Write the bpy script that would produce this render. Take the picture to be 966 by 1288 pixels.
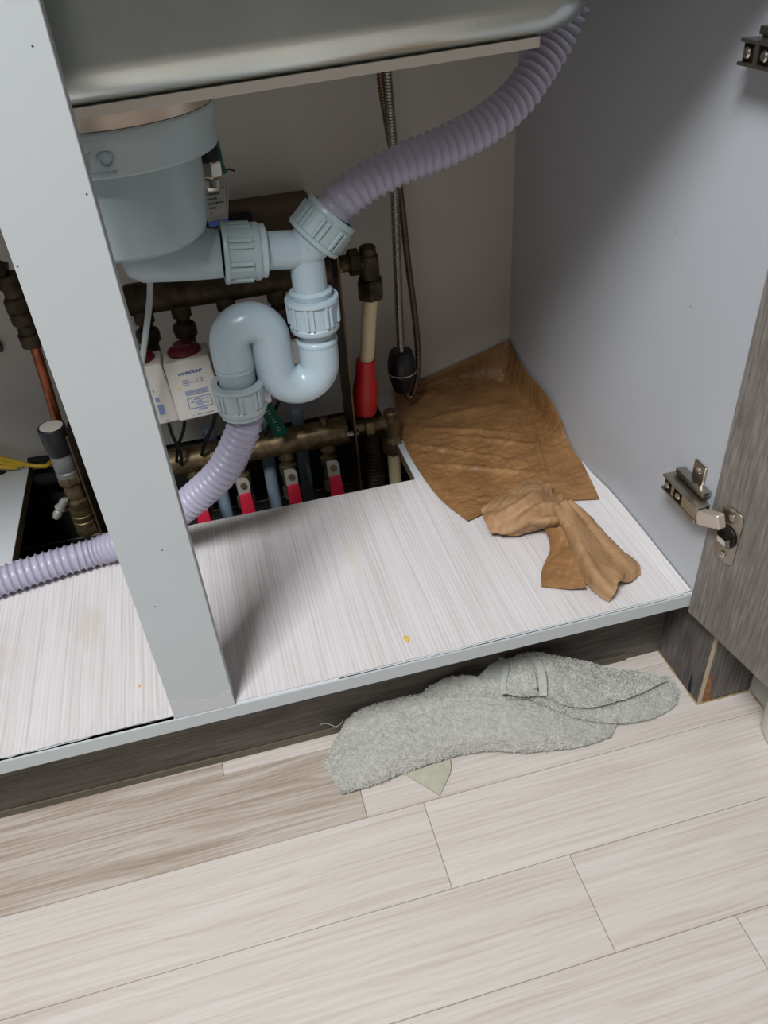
import bpy, bmesh, math, random
from mathutils import Vector, Matrix, noise

random.seed(7)
SC = bpy.context.scene
for o in list(bpy.data.objects):
    bpy.data.objects.remove(o)
PI = math.pi
V = Vector

# ------------------------------------------------------------------ camera, world, lamp, exposure
cam_data = bpy.data.cameras.new('camera')
cam = bpy.data.objects.new('camera', cam_data)
SC.collection.objects.link(cam)
cam.location = (-0.45093, -0.54574, 0.78604)
cam.rotation_euler = (0.91522, 0.06575, -0.25212)
cam_data.sensor_fit = 'VERTICAL'
cam_data.sensor_height = 36.0
cam_data.lens = 1001.75 / 1288.0 * 36.0
cam_data.clip_start = 0.01
SC.camera = cam

world = bpy.data.worlds.new('room_light')
SC.world = world
world.use_nodes = True
bg = world.node_tree.nodes['Background']
bg.inputs['Color'].default_value = (1.0, 0.985, 0.96, 1)
bg.inputs['Strength'].default_value = 0.14

ld = bpy.data.lights.new('ceiling_lamp', 'AREA')
ld.shape = 'RECTANGLE'
ld.size = 0.62
ld.size_y = 0.62
ld.energy = 66
ld.color = (0.97, 0.985, 1.0)
lamp = bpy.data.objects.new('ceiling_lamp', ld)
SC.collection.objects.link(lamp)
lamp.location = (-1.12, -1.09, 2.3)
lamp.rotation_euler = (V((-0.35, 0.1, 0.15)) - V(lamp.location)).to_track_quat('-Z', 'Y').to_euler()

SC.view_settings.view_transform = 'Standard'
SC.view_settings.look = 'None'
SC.view_settings.gamma = 1
SC.view_settings.use_curve_mapping = False
SC.view_settings.exposure = 0.0

# ------------------------------------------------------------------ materials
def lin(c):
    return tuple(((v / 255) / 12.92 if v / 255 <= 0.04045 else ((v / 255 + 0.055) / 1.055) ** 2.4) for v in c) + (1.0,)

def mat(name, col, rough=0.5, metal=0.0, var=0.0, vscale=30, bump=0.0, bscale=200, spec=0.5, col2=None, sss=0.0):
    m = bpy.data.materials.new(name)
    m.use_nodes = True
    nt = m.node_tree
    b = nt.nodes['Principled BSDF']
    b.inputs['Roughness'].default_value = rough
    b.inputs['Metallic'].default_value = metal
    b.inputs['Specular IOR Level'].default_value = spec
    c = lin(col)
    b.inputs['Base Color'].default_value = c
    m.diffuse_color = c
    if sss:
        b.inputs['Subsurface Weight'].default_value = sss
        b.inputs['Subsurface Radius'].default_value = (0.004, 0.003, 0.002)
    geo = None
    if var or bump or col2:
        geo = nt.nodes.new('ShaderNodeNewGeometry')
    if var or col2:
        n = nt.nodes.new('ShaderNodeTexNoise')
        n.inputs['Scale'].default_value = vscale
        n.inputs['Detail'].default_value = 5
        nt.links.new(geo.outputs['Position'], n.inputs['Vector'])
        r = nt.nodes.new('ShaderNodeValToRGB')
        r.color_ramp.elements[0].position = 0.35
        r.color_ramp.elements[1].position = 0.65
        if col2:
            r.color_ramp.elements[0].color = lin(col2)
        else:
            r.color_ramp.elements[0].color = tuple(x * (1 - var) for x in c[:3]) + (1,)
        r.color_ramp.elements[1].color = c
        nt.links.new(n.outputs['Fac'], r.inputs['Fac'])
        nt.links.new(r.outputs['Color'], b.inputs['Base Color'])
    if bump:
        n2 = nt.nodes.new('ShaderNodeTexNoise')
        n2.inputs['Scale'].default_value = bscale
        n2.inputs['Detail'].default_value = 4
        nt.links.new(geo.outputs['Position'], n2.inputs['Vector'])
        bn = nt.nodes.new('ShaderNodeBump')
        bn.inputs['Strength'].default_value = bump
        bn.inputs['Distance'].default_value = 0.002
        nt.links.new(n2.outputs['Fac'], bn.inputs['Height'])
        nt.links.new(bn.outputs['Normal'], b.inputs['Normal'])
    return m

def wood(name, cols, axis, across=90.0, along=3.0, rough=0.45, rand=0.0, wob=0.35, stops=(0.3, 0.5, 0.7), bump=0.12, spots=None, fine=4.0, lines=0.0, lamp=0.1, lwob=0.25):
    """woodgrain film: noise stretched along one axis, plus broader cathedral bands"""
    m = bpy.data.materials.new(name)
    m.use_nodes = True
    nt = m.node_tree
    N, L = nt.nodes.new, nt.links.new
    b = nt.nodes['Principled BSDF']
    b.inputs['Roughness'].default_value = rough
    m.diffuse_color = lin(cols[1])
    geo = N('ShaderNodeNewGeometry')
    vec = geo.outputs['Position']
    if rand:
        oi = N('ShaderNodeObjectInfo')
        mul = N('ShaderNodeVectorMath'); mul.operation = 'SCALE'
        mul.inputs[0].default_value = (7.3, 5.1, 3.7)
        L(oi.outputs['Random'], mul.inputs['Scale'])
        add = N('ShaderNodeVectorMath'); add.operation = 'ADD'
        L(vec, add.inputs[0]); L(mul.outputs[0], add.inputs[1])
        vec = add.outputs[0]
    def stretched(a, c):
        s = [c, c, c]
        s[axis] = a
        mp = N('ShaderNodeVectorMath'); mp.operation = 'MULTIPLY'
        mp.inputs[1].default_value = s
        L(vec, mp.inputs[0])
        return mp.outputs[0]
    # broad flowing bands
    n1 = N('ShaderNodeTexNoise'); n1.inputs['Scale'].default_value = 1.0; n1.inputs['Detail'].default_value = 2
    L(stretched(along, across * 0.14), n1.inputs['Vector'])
    sn = N('ShaderNodeMath'); sn.operation = 'MULTIPLY'; sn.inputs[1].default_value = 26.0
    L(n1.outputs['Fac'], sn.inputs[0])
    si = N('ShaderNodeMath'); si.operation = 'SINE'
    L(sn.outputs[0], si.inputs[0])
    # fine fibres
    n2 = N('ShaderNodeTexNoise'); n2.inputs['Scale'].default_value = 1.0; n2.inputs['Detail'].default_value = 5
    n2.inputs['Roughness'].default_value = 0.65
    L(stretched(along * fine, across * fine), n2.inputs['Vector'])
    mx = N('ShaderNodeMath'); mx.operation = 'MULTIPLY_ADD'
    mx.inputs[1].default_value = 0.12 * wob
    L(si.outputs[0], mx.inputs[0]); L(n2.outputs['Fac'], mx.inputs[2])
    if lines:                                    # narrow, slightly wandering growth lines
        sep = N('ShaderNodeSeparateXYZ'); L(vec, sep.inputs[0])
        n3 = N('ShaderNodeTexNoise'); n3.inputs['Scale'].default_value = 1.0; n3.inputs['Detail'].default_value = 2
        L(stretched(along * 2.5, across * 0.20), n3.inputs['Vector'])
        a1 = N('ShaderNodeMath'); a1.operation = 'MULTIPLY'; a1.inputs[1].default_value = lines * 2 * PI
        L(sep.outputs[1 if axis == 0 else 0], a1.inputs[0])
        a2 = N('ShaderNodeMath'); a2.operation = 'MULTIPLY_ADD'; a2.inputs[1].default_value = 40.0 * lwob
        L(n3.outputs['Fac'], a2.inputs[0]); L(a1.outputs[0], a2.inputs[2])
        a3 = N('ShaderNodeMath'); a3.operation = 'SINE'; L(a2.outputs[0], a3.inputs[0])
        a4 = N('ShaderNodeMath'); a4.operation = 'MULTIPLY_ADD'; a4.inputs[1].default_value = lamp
        L(a3.outputs[0], a4.inputs[0]); L(mx.outputs[0], a4.inputs[2])
        mx = a4
    r = N('ShaderNodeValToRGB')
    e = r.color_ramp.elements
    e[0].position = stops[0]; e[0].color = lin(cols[0])
    e[1].position = stops[2]; e[1].color = lin(cols[2])
    k = e.new(stops[1]); k.color = lin(cols[1])
    L(mx.outputs[0], r.inputs['Fac'])
    out = r.outputs['Color']
    if rand:
        hs = N('ShaderNodeHueSaturation')
        mr = N('ShaderNodeMapRange')
        mr.inputs['To Min'].default_value = 1 - rand; mr.inputs['To Max'].default_value = 1 + rand
        L(oi.outputs['Random'], mr.inputs['Value']); L(mr.outputs[0], hs.inputs['Value'])
        L(out, hs.inputs['Color']); out = hs.outputs['Color']
    if spots:                                    # stains: (x, y, rx, ry, colour, strength)
        for (sx, sy, rx, ry, sc, st) in spots:
            mp = N('ShaderNodeMapping'); mp.vector_type = 'TEXTURE'
            mp.inputs['Location'].default_value = (sx, sy, 0)
            mp.inputs['Scale'].default_value = (rx, ry, 1000)
            L(geo.outputs['Position'], mp.inputs['Vector'])
            ns = N('ShaderNodeTexNoise'); ns.inputs['Scale'].default_value = 1.6; ns.inputs['Detail'].default_value = 3
            L(mp.outputs[0], ns.inputs['Vector'])
            ln = N('ShaderNodeVectorMath'); ln.operation = 'LENGTH'
            L(mp.outputs[0], ln.inputs[0])
            ad = N('ShaderNodeMath'); ad.operation = 'MULTIPLY_ADD'; ad.inputs[1].default_value = 1.4
            L(ns.outputs['Fac'], ad.inputs[0]); L(ln.outputs['Value'], ad.inputs[2])
            rg = N('ShaderNodeMapRange')
            rg.inputs['From Min'].default_value = 1.15; rg.inputs['From Max'].default_value = 1.6
            rg.inputs['To Min'].default_value = st; rg.inputs['To Max'].default_value = 0
            L(ad.outputs[0], rg.inputs['Value'])
            mi = N('ShaderNodeMix'); mi.data_type = 'RGBA'
            L(rg.outputs[0], mi.inputs['Factor']); L(out, mi.inputs['A'])
            mi.inputs['B'].default_value = lin(sc)
            out = mi.outputs['Result']
    L(out, b.inputs['Base Color'])
    bn = N('ShaderNodeBump'); bn.inputs['Strength'].default_value = bump; bn.inputs['Distance'].default_value = 0.001
    L(n2.outputs['Fac'], bn.inputs['Height']); L(bn.outputs['Normal'], b.inputs['Normal'])
    return m

M = {}
M['board'] = mat('grey_board', (182, 187, 189), 0.5, var=0.03, vscale=9)
M['board_side'] = mat('panel_grey_board', (186, 190, 196), 0.42, var=0.03, vscale=6)
M['board_back'] = mat('back_grey_board', (203, 199, 191), 0.6, var=0.04, vscale=12)
M['patch'] = mat('pale_grey_patch', (186, 187, 191), 0.6)
M['bare_shelf'] = mat('bare_white_board', (205, 210, 212), 0.35)
M['raw_edge'] = mat('raw_board_edge', (120, 105, 82), 0.9, var=0.3, vscale=150)
STAINS = [(-0.655, 0.165, 0.020, 0.045, (200, 184, 160), 0.3), (-0.345, 0.185, 0.008, 0.05, (216, 206, 184), 0.4), (-0.75, 0.14, 0.03, 0.03, (206, 192, 170), 0.2)]
M['liner'] = wood('pale_woodgrain_film', ((202, 194, 192), (213, 209, 208), (221, 218, 218)), 1, across=150, along=2.0, rough=0.5, wob=0.35, lines=220.0, lamp=0.07, lwob=0.35, fine=2.0,
                  spots=STAINS, stops=(0.30, 0.48, 0.66))
M['floor'] = wood('pale_oak_floor', ((194, 181, 170), (205, 196, 188), (213, 206, 199)), 0, across=150, along=2.2, rough=0.42, rand=0.025, wob=0.45, lines=150.0, lamp=0.045, lwob=1.0, fine=2.0, stops=(0.28, 0.47, 0.66))
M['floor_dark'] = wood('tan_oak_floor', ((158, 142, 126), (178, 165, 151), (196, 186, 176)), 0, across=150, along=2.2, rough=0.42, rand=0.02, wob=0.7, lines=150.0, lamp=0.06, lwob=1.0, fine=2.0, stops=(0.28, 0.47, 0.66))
M['floor_gap'] = mat('floor_joint', (150, 138, 128), 0.8)
M['door'] = wood('grey_brown_woodgrain', ((94, 88, 83), (116, 110, 104), (140, 133, 127)), 2, across=120, along=9.0, rough=0.5, wob=0.25, bump=0.3, stops=(0.30, 0.5, 0.70), fine=3.0)
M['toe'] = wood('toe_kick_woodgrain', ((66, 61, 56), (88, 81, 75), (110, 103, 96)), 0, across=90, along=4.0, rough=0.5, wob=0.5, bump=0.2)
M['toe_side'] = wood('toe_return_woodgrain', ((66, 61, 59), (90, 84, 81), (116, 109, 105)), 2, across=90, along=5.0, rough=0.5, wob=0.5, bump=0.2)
M['toe_edge'] = mat('pale_cut_edge', (176, 160, 138), 0.7)
M['rust'] = mat('brown_stain', (150, 100, 60), 0.8, var=0.3, vscale=120)
M['strip'] = mat('olive_sealing_strip', (98, 92, 76), 0.5, var=0.2, vscale=40)
M['caulk'] = mat('yellowed_caulk', (160, 138, 102), 0.6, var=0.25, vscale=90)
M['grey_panel'] = mat('light_grey_end_panel', (186, 186, 178), 0.6)
M['white_plastic'] = mat('white_plastic', (222, 222, 216), 0.4)
M['steel'] = mat('brushed_steel', (206, 213, 209), 0.28, 1.0, var=0.12, vscale=12, bump=0.08, bscale=60)
M['steel_ring'] = mat('warm_steel', (230, 216, 200), 0.35, 0.75)
M['pad'] = mat('pale_pad', (224, 217, 208), 0.75)
M['drain'] = mat('blue_grey_plastic', (172, 188, 193), 0.24, var=0.03, vscale=14)
M['trap'] = mat('pale_blue_plastic', (178, 196, 205), 0.26, var=0.03, vscale=14)
M['trap_grey'] = mat('grey_plastic', (156, 165, 168), 0.28, var=0.03, vscale=14)
M['nut'] = mat('grey_blue_nut_plastic', (168, 186, 190), 0.3)
M['nut_grey'] = mat('grey_nut_plastic', (172, 186, 190), 0.32)
M['hose'] = mat('lilac_hose_plastic', (174, 171, 191), 0.33, var=0.05, vscale=25, sss=0.1)
M['brass'] = mat('aged_brass', (142, 124, 92), 0.46, 0.7, col2=(92, 78, 56), vscale=60, bump=0.1, bscale=150)
M['brass_dark'] = mat('dark_brass', (84, 71, 52), 0.55, 0.6, col2=(48, 40, 30), vscale=60)
M['copper'] = mat('copper', (172, 100, 72), 0.4, 0.85, var=0.35, vscale=60)
M['chrome'] = mat('nickel', (206, 200, 190), 0.2, 1.0)
M['collar_grey'] = mat('dull_grey_metal', (150, 150, 146), 0.45, 0.6)
M['bare_concrete'] = mat('dark_bare_concrete', (44, 42, 40), 0.9, var=0.3, vscale=40)
M['link_metal'] = mat('pale_nickel', (196, 184, 170), 0.38, 0.5)
M['lever'] = mat('pale_lever_steel', (186, 184, 176), 0.4, 0.5)
M['smudge'] = mat('grey_smudge', (150, 152, 158), 0.6)
M['hinge'] = mat('nickel_hinge', (176, 170, 158), 0.32, 1.0, var=0.1, vscale=60)
M['hinge_dark'] = mat('hinge_recess', (40, 36, 33), 0.5, 0.6)
M['bracket'] = mat('dark_brown_metal', (62, 52, 42), 0.55, 0.4, col2=(92, 74, 54), vscale=40)
M['bracket_edge'] = mat('brown_metal_edge', (98, 78, 58), 0.5, 0.4)
M['board_wood'] = mat('dark_brown_board', (104, 84, 62), 0.55, var=0.3, vscale=30)
M['actuator'] = mat('cream_plastic', (212, 208, 200), 0.38)
M['red_cap'] = mat('dark_red_plastic', (96, 14, 34), 0.32)
M['red_handle'] = mat('red_vinyl', (198, 34, 62), 0.4, var=0.12, vscale=60)
M['red_sleeve'] = mat('red_sleeve', (206, 36, 36), 0.42)
M['ink'] = mat('blue_ink', (30, 78, 150), 0.6)
M['ink_pale'] = mat('pale_blue_ink', (128, 146, 184), 0.6)
M['ink_black'] = mat('black_ink', (60, 58, 60), 0.6)
M['stain'] = mat('yellow_stain', (214, 206, 158), 0.5)
M['pipe'] = mat('cream_pipe', (224, 206, 166), 0.45)
M['pex'] = mat('blue_grey_pex_pipe', (150, 170, 186), 0.45)
M['black'] = mat('black_rubber', (26, 27, 30), 0.38)
M['black_soft'] = mat('black_cable', (18, 18, 20), 0.5)
M['flex'] = mat('steel_spiral', (170, 166, 158), 0.25, 1.0)
M['flex_brown'] = mat('brown_spiral', (120, 102, 84), 0.35, 0.9)
M['paper'] = mat('wet_brown_paper', (154, 114, 72), 0.48, col2=(128, 92, 55), vscale=22, bump=0.25, bscale=260)
M['paper_dry'] = mat('damp_brown_paper', (172, 136, 98), 0.7, col2=(152, 116, 78), vscale=30, bump=0.3, bscale=300)
M['towel'] = mat('grey_terry', (192, 191, 184), 0.95, col2=(174, 173, 166), vscale=160, bump=0.9, bscale=700, spec=0.1)
M['towel_pile'] = mat('grey_terry_loops', (216, 215, 208), 0.95, col2=(188, 187, 180), vscale=90, spec=0.1)
M['towel_hem'] = mat('grey_towel_hem', (180, 184, 176), 0.9, var=0.15, vscale=200, bump=0.4, bscale=900, spec=0.1)
M['towel_thin'] = mat('pale_olive_cloth', (182, 180, 162), 0.9, var=0.1, vscale=120, bump=0.3, bscale=700, spec=0.1)
M['tag'] = mat('white_paper_tag', (208, 208, 206), 0.7)
M['tag_blue'] = mat('blue_print', (70, 106, 190), 0.6)
M['green'] = mat('green_vinyl', (22, 104, 80), 0.4)
M['tube'] = mat('translucent_white_tube', (176, 184, 186), 0.3)
M['yellow'] = mat('yellow_cable', (222, 186, 44), 0.4, var=0.15, vscale=60)
M['black_foam'] = mat('black_wrap', (20, 20, 22), 0.85)
M['counter'] = mat('pale_worktop', (205, 203, 198), 0.4)
M['crumb'] = mat('yellow_speck', (222, 184, 96), 0.6)
M['dirt_and_gap_shade'] = mat('dark_speck_and_gap_shade', (70, 66, 60), 0.8)  # specks, and the painted shade of the gap under the liner edge

# ------------------------------------------------------------------ object helpers
def link(o, parent=None):
    SC.collection.objects.link(o)
    if parent is not None:
        o.parent = parent
    return o

def tag(o, label, cat, group=None, kind=None):
    o['label'] = label
    o['category'] = cat
    if group: o['group'] = group
    if kind: o['kind'] = kind
    return o

def thing(name, label, cat, loc=(0, 0, 0), group=None):
    o = bpy.data.objects.new(name, None)
    o.empty_display_size = 0.02
    o.location = loc
    link(o)
    return tag(o, label, cat, group)

def world_loc(o):
    p = V((0, 0, 0))
    while o is not None:
        p = p + V(o.location); o = o.parent
    return p

def obj(name, bm, m, parent=None, smooth=35, mesh=None, label=None):
    """one mesh object; vertices are given in world space, and moved so that the parent's own place is kept"""
    if mesh is None:
        if parent is not None:
            off = world_loc(parent)
            bmesh.ops.translate(bm, verts=bm.verts, vec=-off)
        bmesh.ops.recalc_face_normals(bm, faces=bm.faces)
        mesh = bpy.data.meshes.new(name)
        bm.to_mesh(mesh)
        bm.free()
        ms = m if isinstance(m, (list, tuple)) else [m]
        for k in ms:
            mesh.materials.append(M[k] if isinstance(k, str) else k)
        if smooth:
            mesh.polygons.foreach_set('use_smooth', [True] * len(mesh.polygons))
            mesh.set_sharp_from_angle(angle=math.radians(smooth))
    o = bpy.data.objects.new(name, mesh)
    link(o, parent)
    if label: o['label'] = label
    return o

def box(x0, x1, y0, y1, z0, z1, bev=0.0, seg=2, bm=None):
    b = bmesh.new()
    mtx = Matrix.Translation(((x0 + x1) / 2, (y0 + y1) / 2, (z0 + z1) / 2)) @ Matrix.Diagonal((x1 - x0, y1 - y0, z1 - z0, 1))
    bmesh.ops.create_cube(b, size=1, matrix=mtx)
    if bev:
        bmesh.ops.bevel(b, geom=b.edges[:], offset=bev, segments=seg, affect='EDGES', profile=0.5)
    return merge(bm, b)

def merge(bm, b):
    if bm is None:
        return b
    me = bpy.data.meshes.new('tmp')
    b.to_mesh(me); b.free()
    bm.from_mesh(me)
    bpy.data.meshes.remove(me)
    return bm

def xform(b, mtx):
    bmesh.ops.transform(b, matrix=mtx, verts=b.verts)
    return b

def frame_from(axis, origin=(0, 0, 0), roll=0.0):
    z = V(axis).normalized()
    q = z.to_track_quat('Z', 'Y')
    return Matrix.Translation(V(origin)) @ q.to_matrix().to_4x4() @ Matrix.Rotation(roll, 4, 'Z')

def lathe(profile, origin=(0, 0, 0), axis=(0, 0, 1), seg=32, bm=None, roll=0.0):
    """profile: (radius, height) along the axis; zero radius closes the end"""
    b = bmesh.new()
    rings = []
    for (r, h) in profile:
        if r <= 1e-6:
            rings.append([b.verts.new((0, 0, h))])
        else:
            rings.append([b.verts.new((r * math.cos(2 * PI * k / seg), r * math.sin(2 * PI * k / seg), h)) for k in range(seg)])
    for a, c in zip(rings, rings[1:]):
        for k in range(seg):
            k2 = (k + 1) % seg
            if len(a) == 1 and len(c) == 1:
                continue
            if len(a) == 1:
                b.faces.new((a[0], c[k], c[k2]))
            elif len(c) == 1:
                b.faces.new((a[k], c[0], a[k2]))
            else:
                b.faces.new((a[k], c[k], c[k2], a[k2]))
    xform(b, frame_from(axis, origin, roll))
    return merge(bm, b)

def catmull(pts, n=12):
    P = [V(p) for p in pts]
    P = [P[0] * 2 - P[1]] + P + [P[-1] * 2 - P[-2]]
    out = []
    for i in range(1, len(P) - 2):
        a, b_, c, d = P[i - 1], P[i], P[i + 1], P[i + 2]
        for k in range(n):
            t = k / n
            out.append(0.5 * ((2 * b_) + (c - a) * t + (2 * a - 5 * b_ + 4 * c - d) * t * t + (3 * b_ - a - 3 * c + d) * t ** 3))
    out.append(P[-2])
    return out

def resample(pts, step):
    L = [0.0]
    for a, b_ in zip(pts, pts[1:]):
        L.append(L[-1] + (b_ - a).length)
    n = max(2, int(round(L[-1] / step)))
    out, j = [], 0
    for k in range(n + 1):
        s = L[-1] * k / n
        while j < len(L) - 2 and L[j + 1] < s:
            j += 1
        f = (s - L[j]) / max(1e-9, L[j + 1] - L[j])
        out.append(pts[j].lerp(pts[j + 1], min(1, f)))
    return out, L[-1]

def sweep(pts, rad, seg=20, caps=True, bm=None, flat=None):
    """tube along points; rad is a number or a list; parallel-transported rings"""
    b = bmesh.new()
    n = len(pts)
    R = rad if isinstance(rad, (list, tuple)) else [rad] * n
    T = [(pts[min(i + 1, n - 1)] - pts[max(i - 1, 0)]).normalized() for i in range(n)]
    u = T[0].orthogonal().normalized()
    rings = []
    for i in range(n):
        u = (u - T[i] * u.dot(T[i])).normalized()
        w = T[i].cross(u)
        rings.append([b.verts.new(pts[i] + (u * math.cos(2 * PI * k / seg) + w * math.sin(2 * PI * k / seg)) * R[i]) for k in range(seg)])
    for a, c in zip(rings, rings[1:]):
        for k in range(seg):
            k2 = (k + 1) % seg
            b.faces.new((a[k], a[k2], c[k2], c[k]))
    if caps:
        b.faces.new(rings[0][::-1]); b.faces.new(rings[-1])
    return merge(bm, b)

def tube(pts, r, seg=20, n=10, bm=None, straight=False):
    P = [V(p) for p in pts] if straight else catmull(pts, n)
    return sweep(P, r, seg, bm=bm)

def ribbed(pts, R, depth, pitch, per=8, seg=28, power=2.0):
    P, L = resample(catmull(pts, 24), pitch / per)
    rad = []
    for i in range(len(P)):
        ph = i / per
        c = 0.5 + 0.5 * math.cos(2 * PI * ph)
        rad.append(R - depth + depth * c ** power)
    return sweep(P, rad, seg)

def hexprism(R, h, origin, axis, bm=None, roll=0.0):
    prof = [(0, 0), (R * 0.9, 0), (R, h * 0.12), (R, h * 0.88), (R * 0.9, h), (0, h)]
    return lathe(prof, origin, axis, 6, bm, roll)

def surf(ctrl, nu, nv, disp=None, thick=0.0, clamp=None):
    """smooth sheet through a grid of control points (rows of columns)"""
    rows = [catmull(r, nu) for r in ctrl]
    cols = [catmull([r[i] for r in rows], nv) for i in range(len(rows[0]))]
    W, H = len(cols), len(cols[0])
    G = [[cols[i][j].copy() for j in range(H)] for i in range(W)]
    nrm = [[None] * H for _ in range(W)]
    for i in range(W):
        for j in range(H):
            du = G[min(i + 1, W - 1)][j] - G[max(i - 1, 0)][j]
            dv = G[i][min(j + 1, H - 1)] - G[i][max(j - 1, 0)]
            nn = du.cross(dv)
            nn = nn.normalized() if nn.length > 1e-12 else V((0, 0, 1))
            nrm[i][j] = nn
    ref = V((0.1, -0.4, 0.9))
    sg = 1 if sum((nrm[i][j].dot(ref)) for i in range(W) for j in range(H)) > 0 else -1
    b = bmesh.new()
    vs = [[None] * H for _ in range(W)]
    for i in range(W):
        for j in range(H):
            p = G[i][j]
            if disp:
                p = p + nrm[i][j] * sg * disp(p, i / (W - 1), j / (H - 1))
            if clamp:
                p = clamp(p)
            vs[i][j] = b.verts.new(p)
    for i in range(W - 1):
        for j in range(H - 1):
            b.faces.new((vs[i][j], vs[i + 1][j], vs[i + 1][j + 1], vs[i][j + 1]))
    if thick:
        lo = [[b.verts.new(vs[i][j].co - nrm[i][j] * sg * thick) for j in range(H)] for i in range(W)]
        for i in range(W - 1):
            for j in range(H - 1):
                b.faces.new((lo[i][j], lo[i][j + 1], lo[i + 1][j + 1], lo[i + 1][j]))
        for i in range(W - 1):
            b.faces.new((vs[i][0], lo[i][0], lo[i + 1][0], vs[i + 1][0]))
            b.faces.new((vs[i][H - 1], vs[i + 1][H - 1], lo[i + 1][H - 1], lo[i][H - 1]))
        for j in range(H - 1):
            b.faces.new((vs[0][j], vs[0][j + 1], lo[0][j + 1], lo[0][j]))
            b.faces.new((vs[W - 1][j], lo[W - 1][j], lo[W - 1][j + 1], vs[W - 1][j + 1]))
    return b

def prism(poly, z0, z1, bm=None):
    b = bmesh.new()
    lo = [b.verts.new((x, y, z0)) for x, y in poly]
    hi = [b.verts.new((x, y, z1)) for x, y in poly]
    b.faces.new(hi); b.faces.new(lo[::-1])
    n = len(poly)
    for k in range(n):
        b.faces.new((lo[k], lo[(k + 1) % n], hi[(k + 1) % n], hi[k]))
    return merge(bm, b)

def rrect(x0, x1, y0, y1, r, n=8):
    out = []
    for cx, cy, a in ((x1 - r, y1 - r, 0), (x0 + r, y1 - r, PI / 2), (x0 + r, y0 + r, PI), (x1 - r, y0 + r, 1.5 * PI)):
        for k in range(n + 1):
            t = a + PI / 2 * k / n
            out.append((cx + r * math.cos(t), cy + r * math.sin(t)))
    return out

def loft(levels, close_bottom=True, close_top=False):
    """levels: (list of xy, z)"""
    b = bmesh.new()
    rings = [[b.verts.new((x, y, z)) for x, y in L] for L, z in levels]
    n = len(rings[0])
    for a, c in zip(rings, rings[1:]):
        for k in range(n):
            b.faces.new((a[k], a[(k + 1) % n], c[(k + 1) % n], c[k]))
    if close_bottom: b.faces.new(rings[-1])
    if close_top: b.faces.new(rings[0][::-1])
    return b

def text_mesh(s, size, mtx, m, parent, name, extrude=0.0, shear=0.0, offset=0.0):
    cu = bpy.data.curves.new('lettering', 'FONT')
    cu.body = s; cu.size = size; cu.extrude = extrude; cu.shear = shear; cu.offset = offset
    cu.align_x = 'CENTER'; cu.align_y = 'CENTER'; cu.resolution_u = 3
    to = bpy.data.objects.new('lettering', cu)
    me = bpy.data.meshes.new_from_object(to)
    bpy.data.objects.remove(to); bpy.data.curves.remove(cu)
    b = bmesh.new(); b.from_mesh(me); bpy.data.meshes.remove(me)
    xform(b, mtx)
    return obj(name, b, m, parent, smooth=0)

def copy_tree(o, delta, parent=None, top=True):
    c = o.copy()
    link(c, parent)
    if top:
        c.location = V(o.location) + V(delta)
    for ch in list(o.children):
        if ch is not c:
            copy_tree(ch, delta, c, False)
    return c

H = 0.158            # top of the cabinet floor
D = 0.553            # depth of the back panel
HX0, HX1, HY0 = -0.757, -0.228, 0.313      # cut-out in the cabinet floor

# ------------------------------------------------------------------ floor
floor = obj('floor', box(-1.9, 0.9, -2.2, 0.6, -0.02, -0.0012), 'floor_gap', smooth=0)
floor['kind'] = 'structure'
PW = 0.1
Y1 = -0.0611
rows = {2: [-0.545, 0.40], 1: [-0.398, 0.52], 0: [-0.3347, 0.585], -1: [-0.2087], -2: [-0.0851], -3: [-0.66, 0.26], -4: [-0.40], -5: [-0.15],
        -6: [-0.7, 0.2], -7: [-0.5, 0.4], -8: [-0.2], -9: [-0.6, 0.3]}
g = 0.00035
for k, js in rows.items():
    y0, y1 = Y1 + (k - 1) * PW, Y1 + k * PW
    cuts = [-1.3] + js + [0.85]
    for a, c in zip(cuts, cuts[1:]):
        if c - a < 0.01: continue
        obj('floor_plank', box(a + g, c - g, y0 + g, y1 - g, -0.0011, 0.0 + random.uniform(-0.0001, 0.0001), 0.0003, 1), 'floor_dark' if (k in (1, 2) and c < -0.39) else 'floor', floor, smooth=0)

# unfinished recess below the cabinet
o = obj('trim_1', box(-1.14, 0.0, 0.0715, 0.5525, -0.0008, 0.0015), 'bare_concrete', smooth=0); o['kind'] = 'structure'
o = obj('wall_back', box(-1.9, 0.9, 0.5595, 0.60, 0.0, 0.85), 'bare_concrete', smooth=0); o['kind'] = 'structure'

# ------------------------------------------------------------------ cabinet
cab = thing('sink_cabinet', 'open grey kitchen sink cabinet with grey-brown woodgrain door swung to the right', 'cabinet', (-0.55, 0.27, 0))
PX0, PX1 = -0.567, -0.507      # centre post
SH_T = 0.0165
XL = -1.15
# cabinet floor with its cut-out: four joined boards of one panel
b = box(XL, 0.0, 0.0, HY0, H - SH_T, H)
box(XL, HX0, HY0, D, H - SH_T, H, bm=b)
box(HX1, 0.0, HY0, D, H - SH_T, H, bm=b)
obj('cabinet_floor', b, 'bare_shelf', cab, smooth=0)
b = box(HX0 - 0.0004, HX0 + 0.0006, HY0, D - 0.002, H - SH_T, H - 0.0005)
box(HX1 - 0.0006, HX1 + 0.0004, HY0, D - 0.002, H - SH_T, H - 0.0005, bm=b)
box(HX0, HX1, HY0 - 0.0004, HY0 + 0.0006, H - SH_T, H - 0.0005, bm=b)
obj('cut_edge', b, 'raw_edge', cab, smooth=0, label='raw brown sawn edge around the cut-out')
obj('front_edging', box(XL, 0.0, -0.0012, 0.0002, H - SH_T - 0.0003, H + 0.0002, 0.0004, 1), 'board', cab, smooth=0)
obj('side_panel', box(0.0, 0.017, 0.0, D + 0.006, H - SH_T, 0.85), 'board_side', cab, smooth=0)
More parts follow.
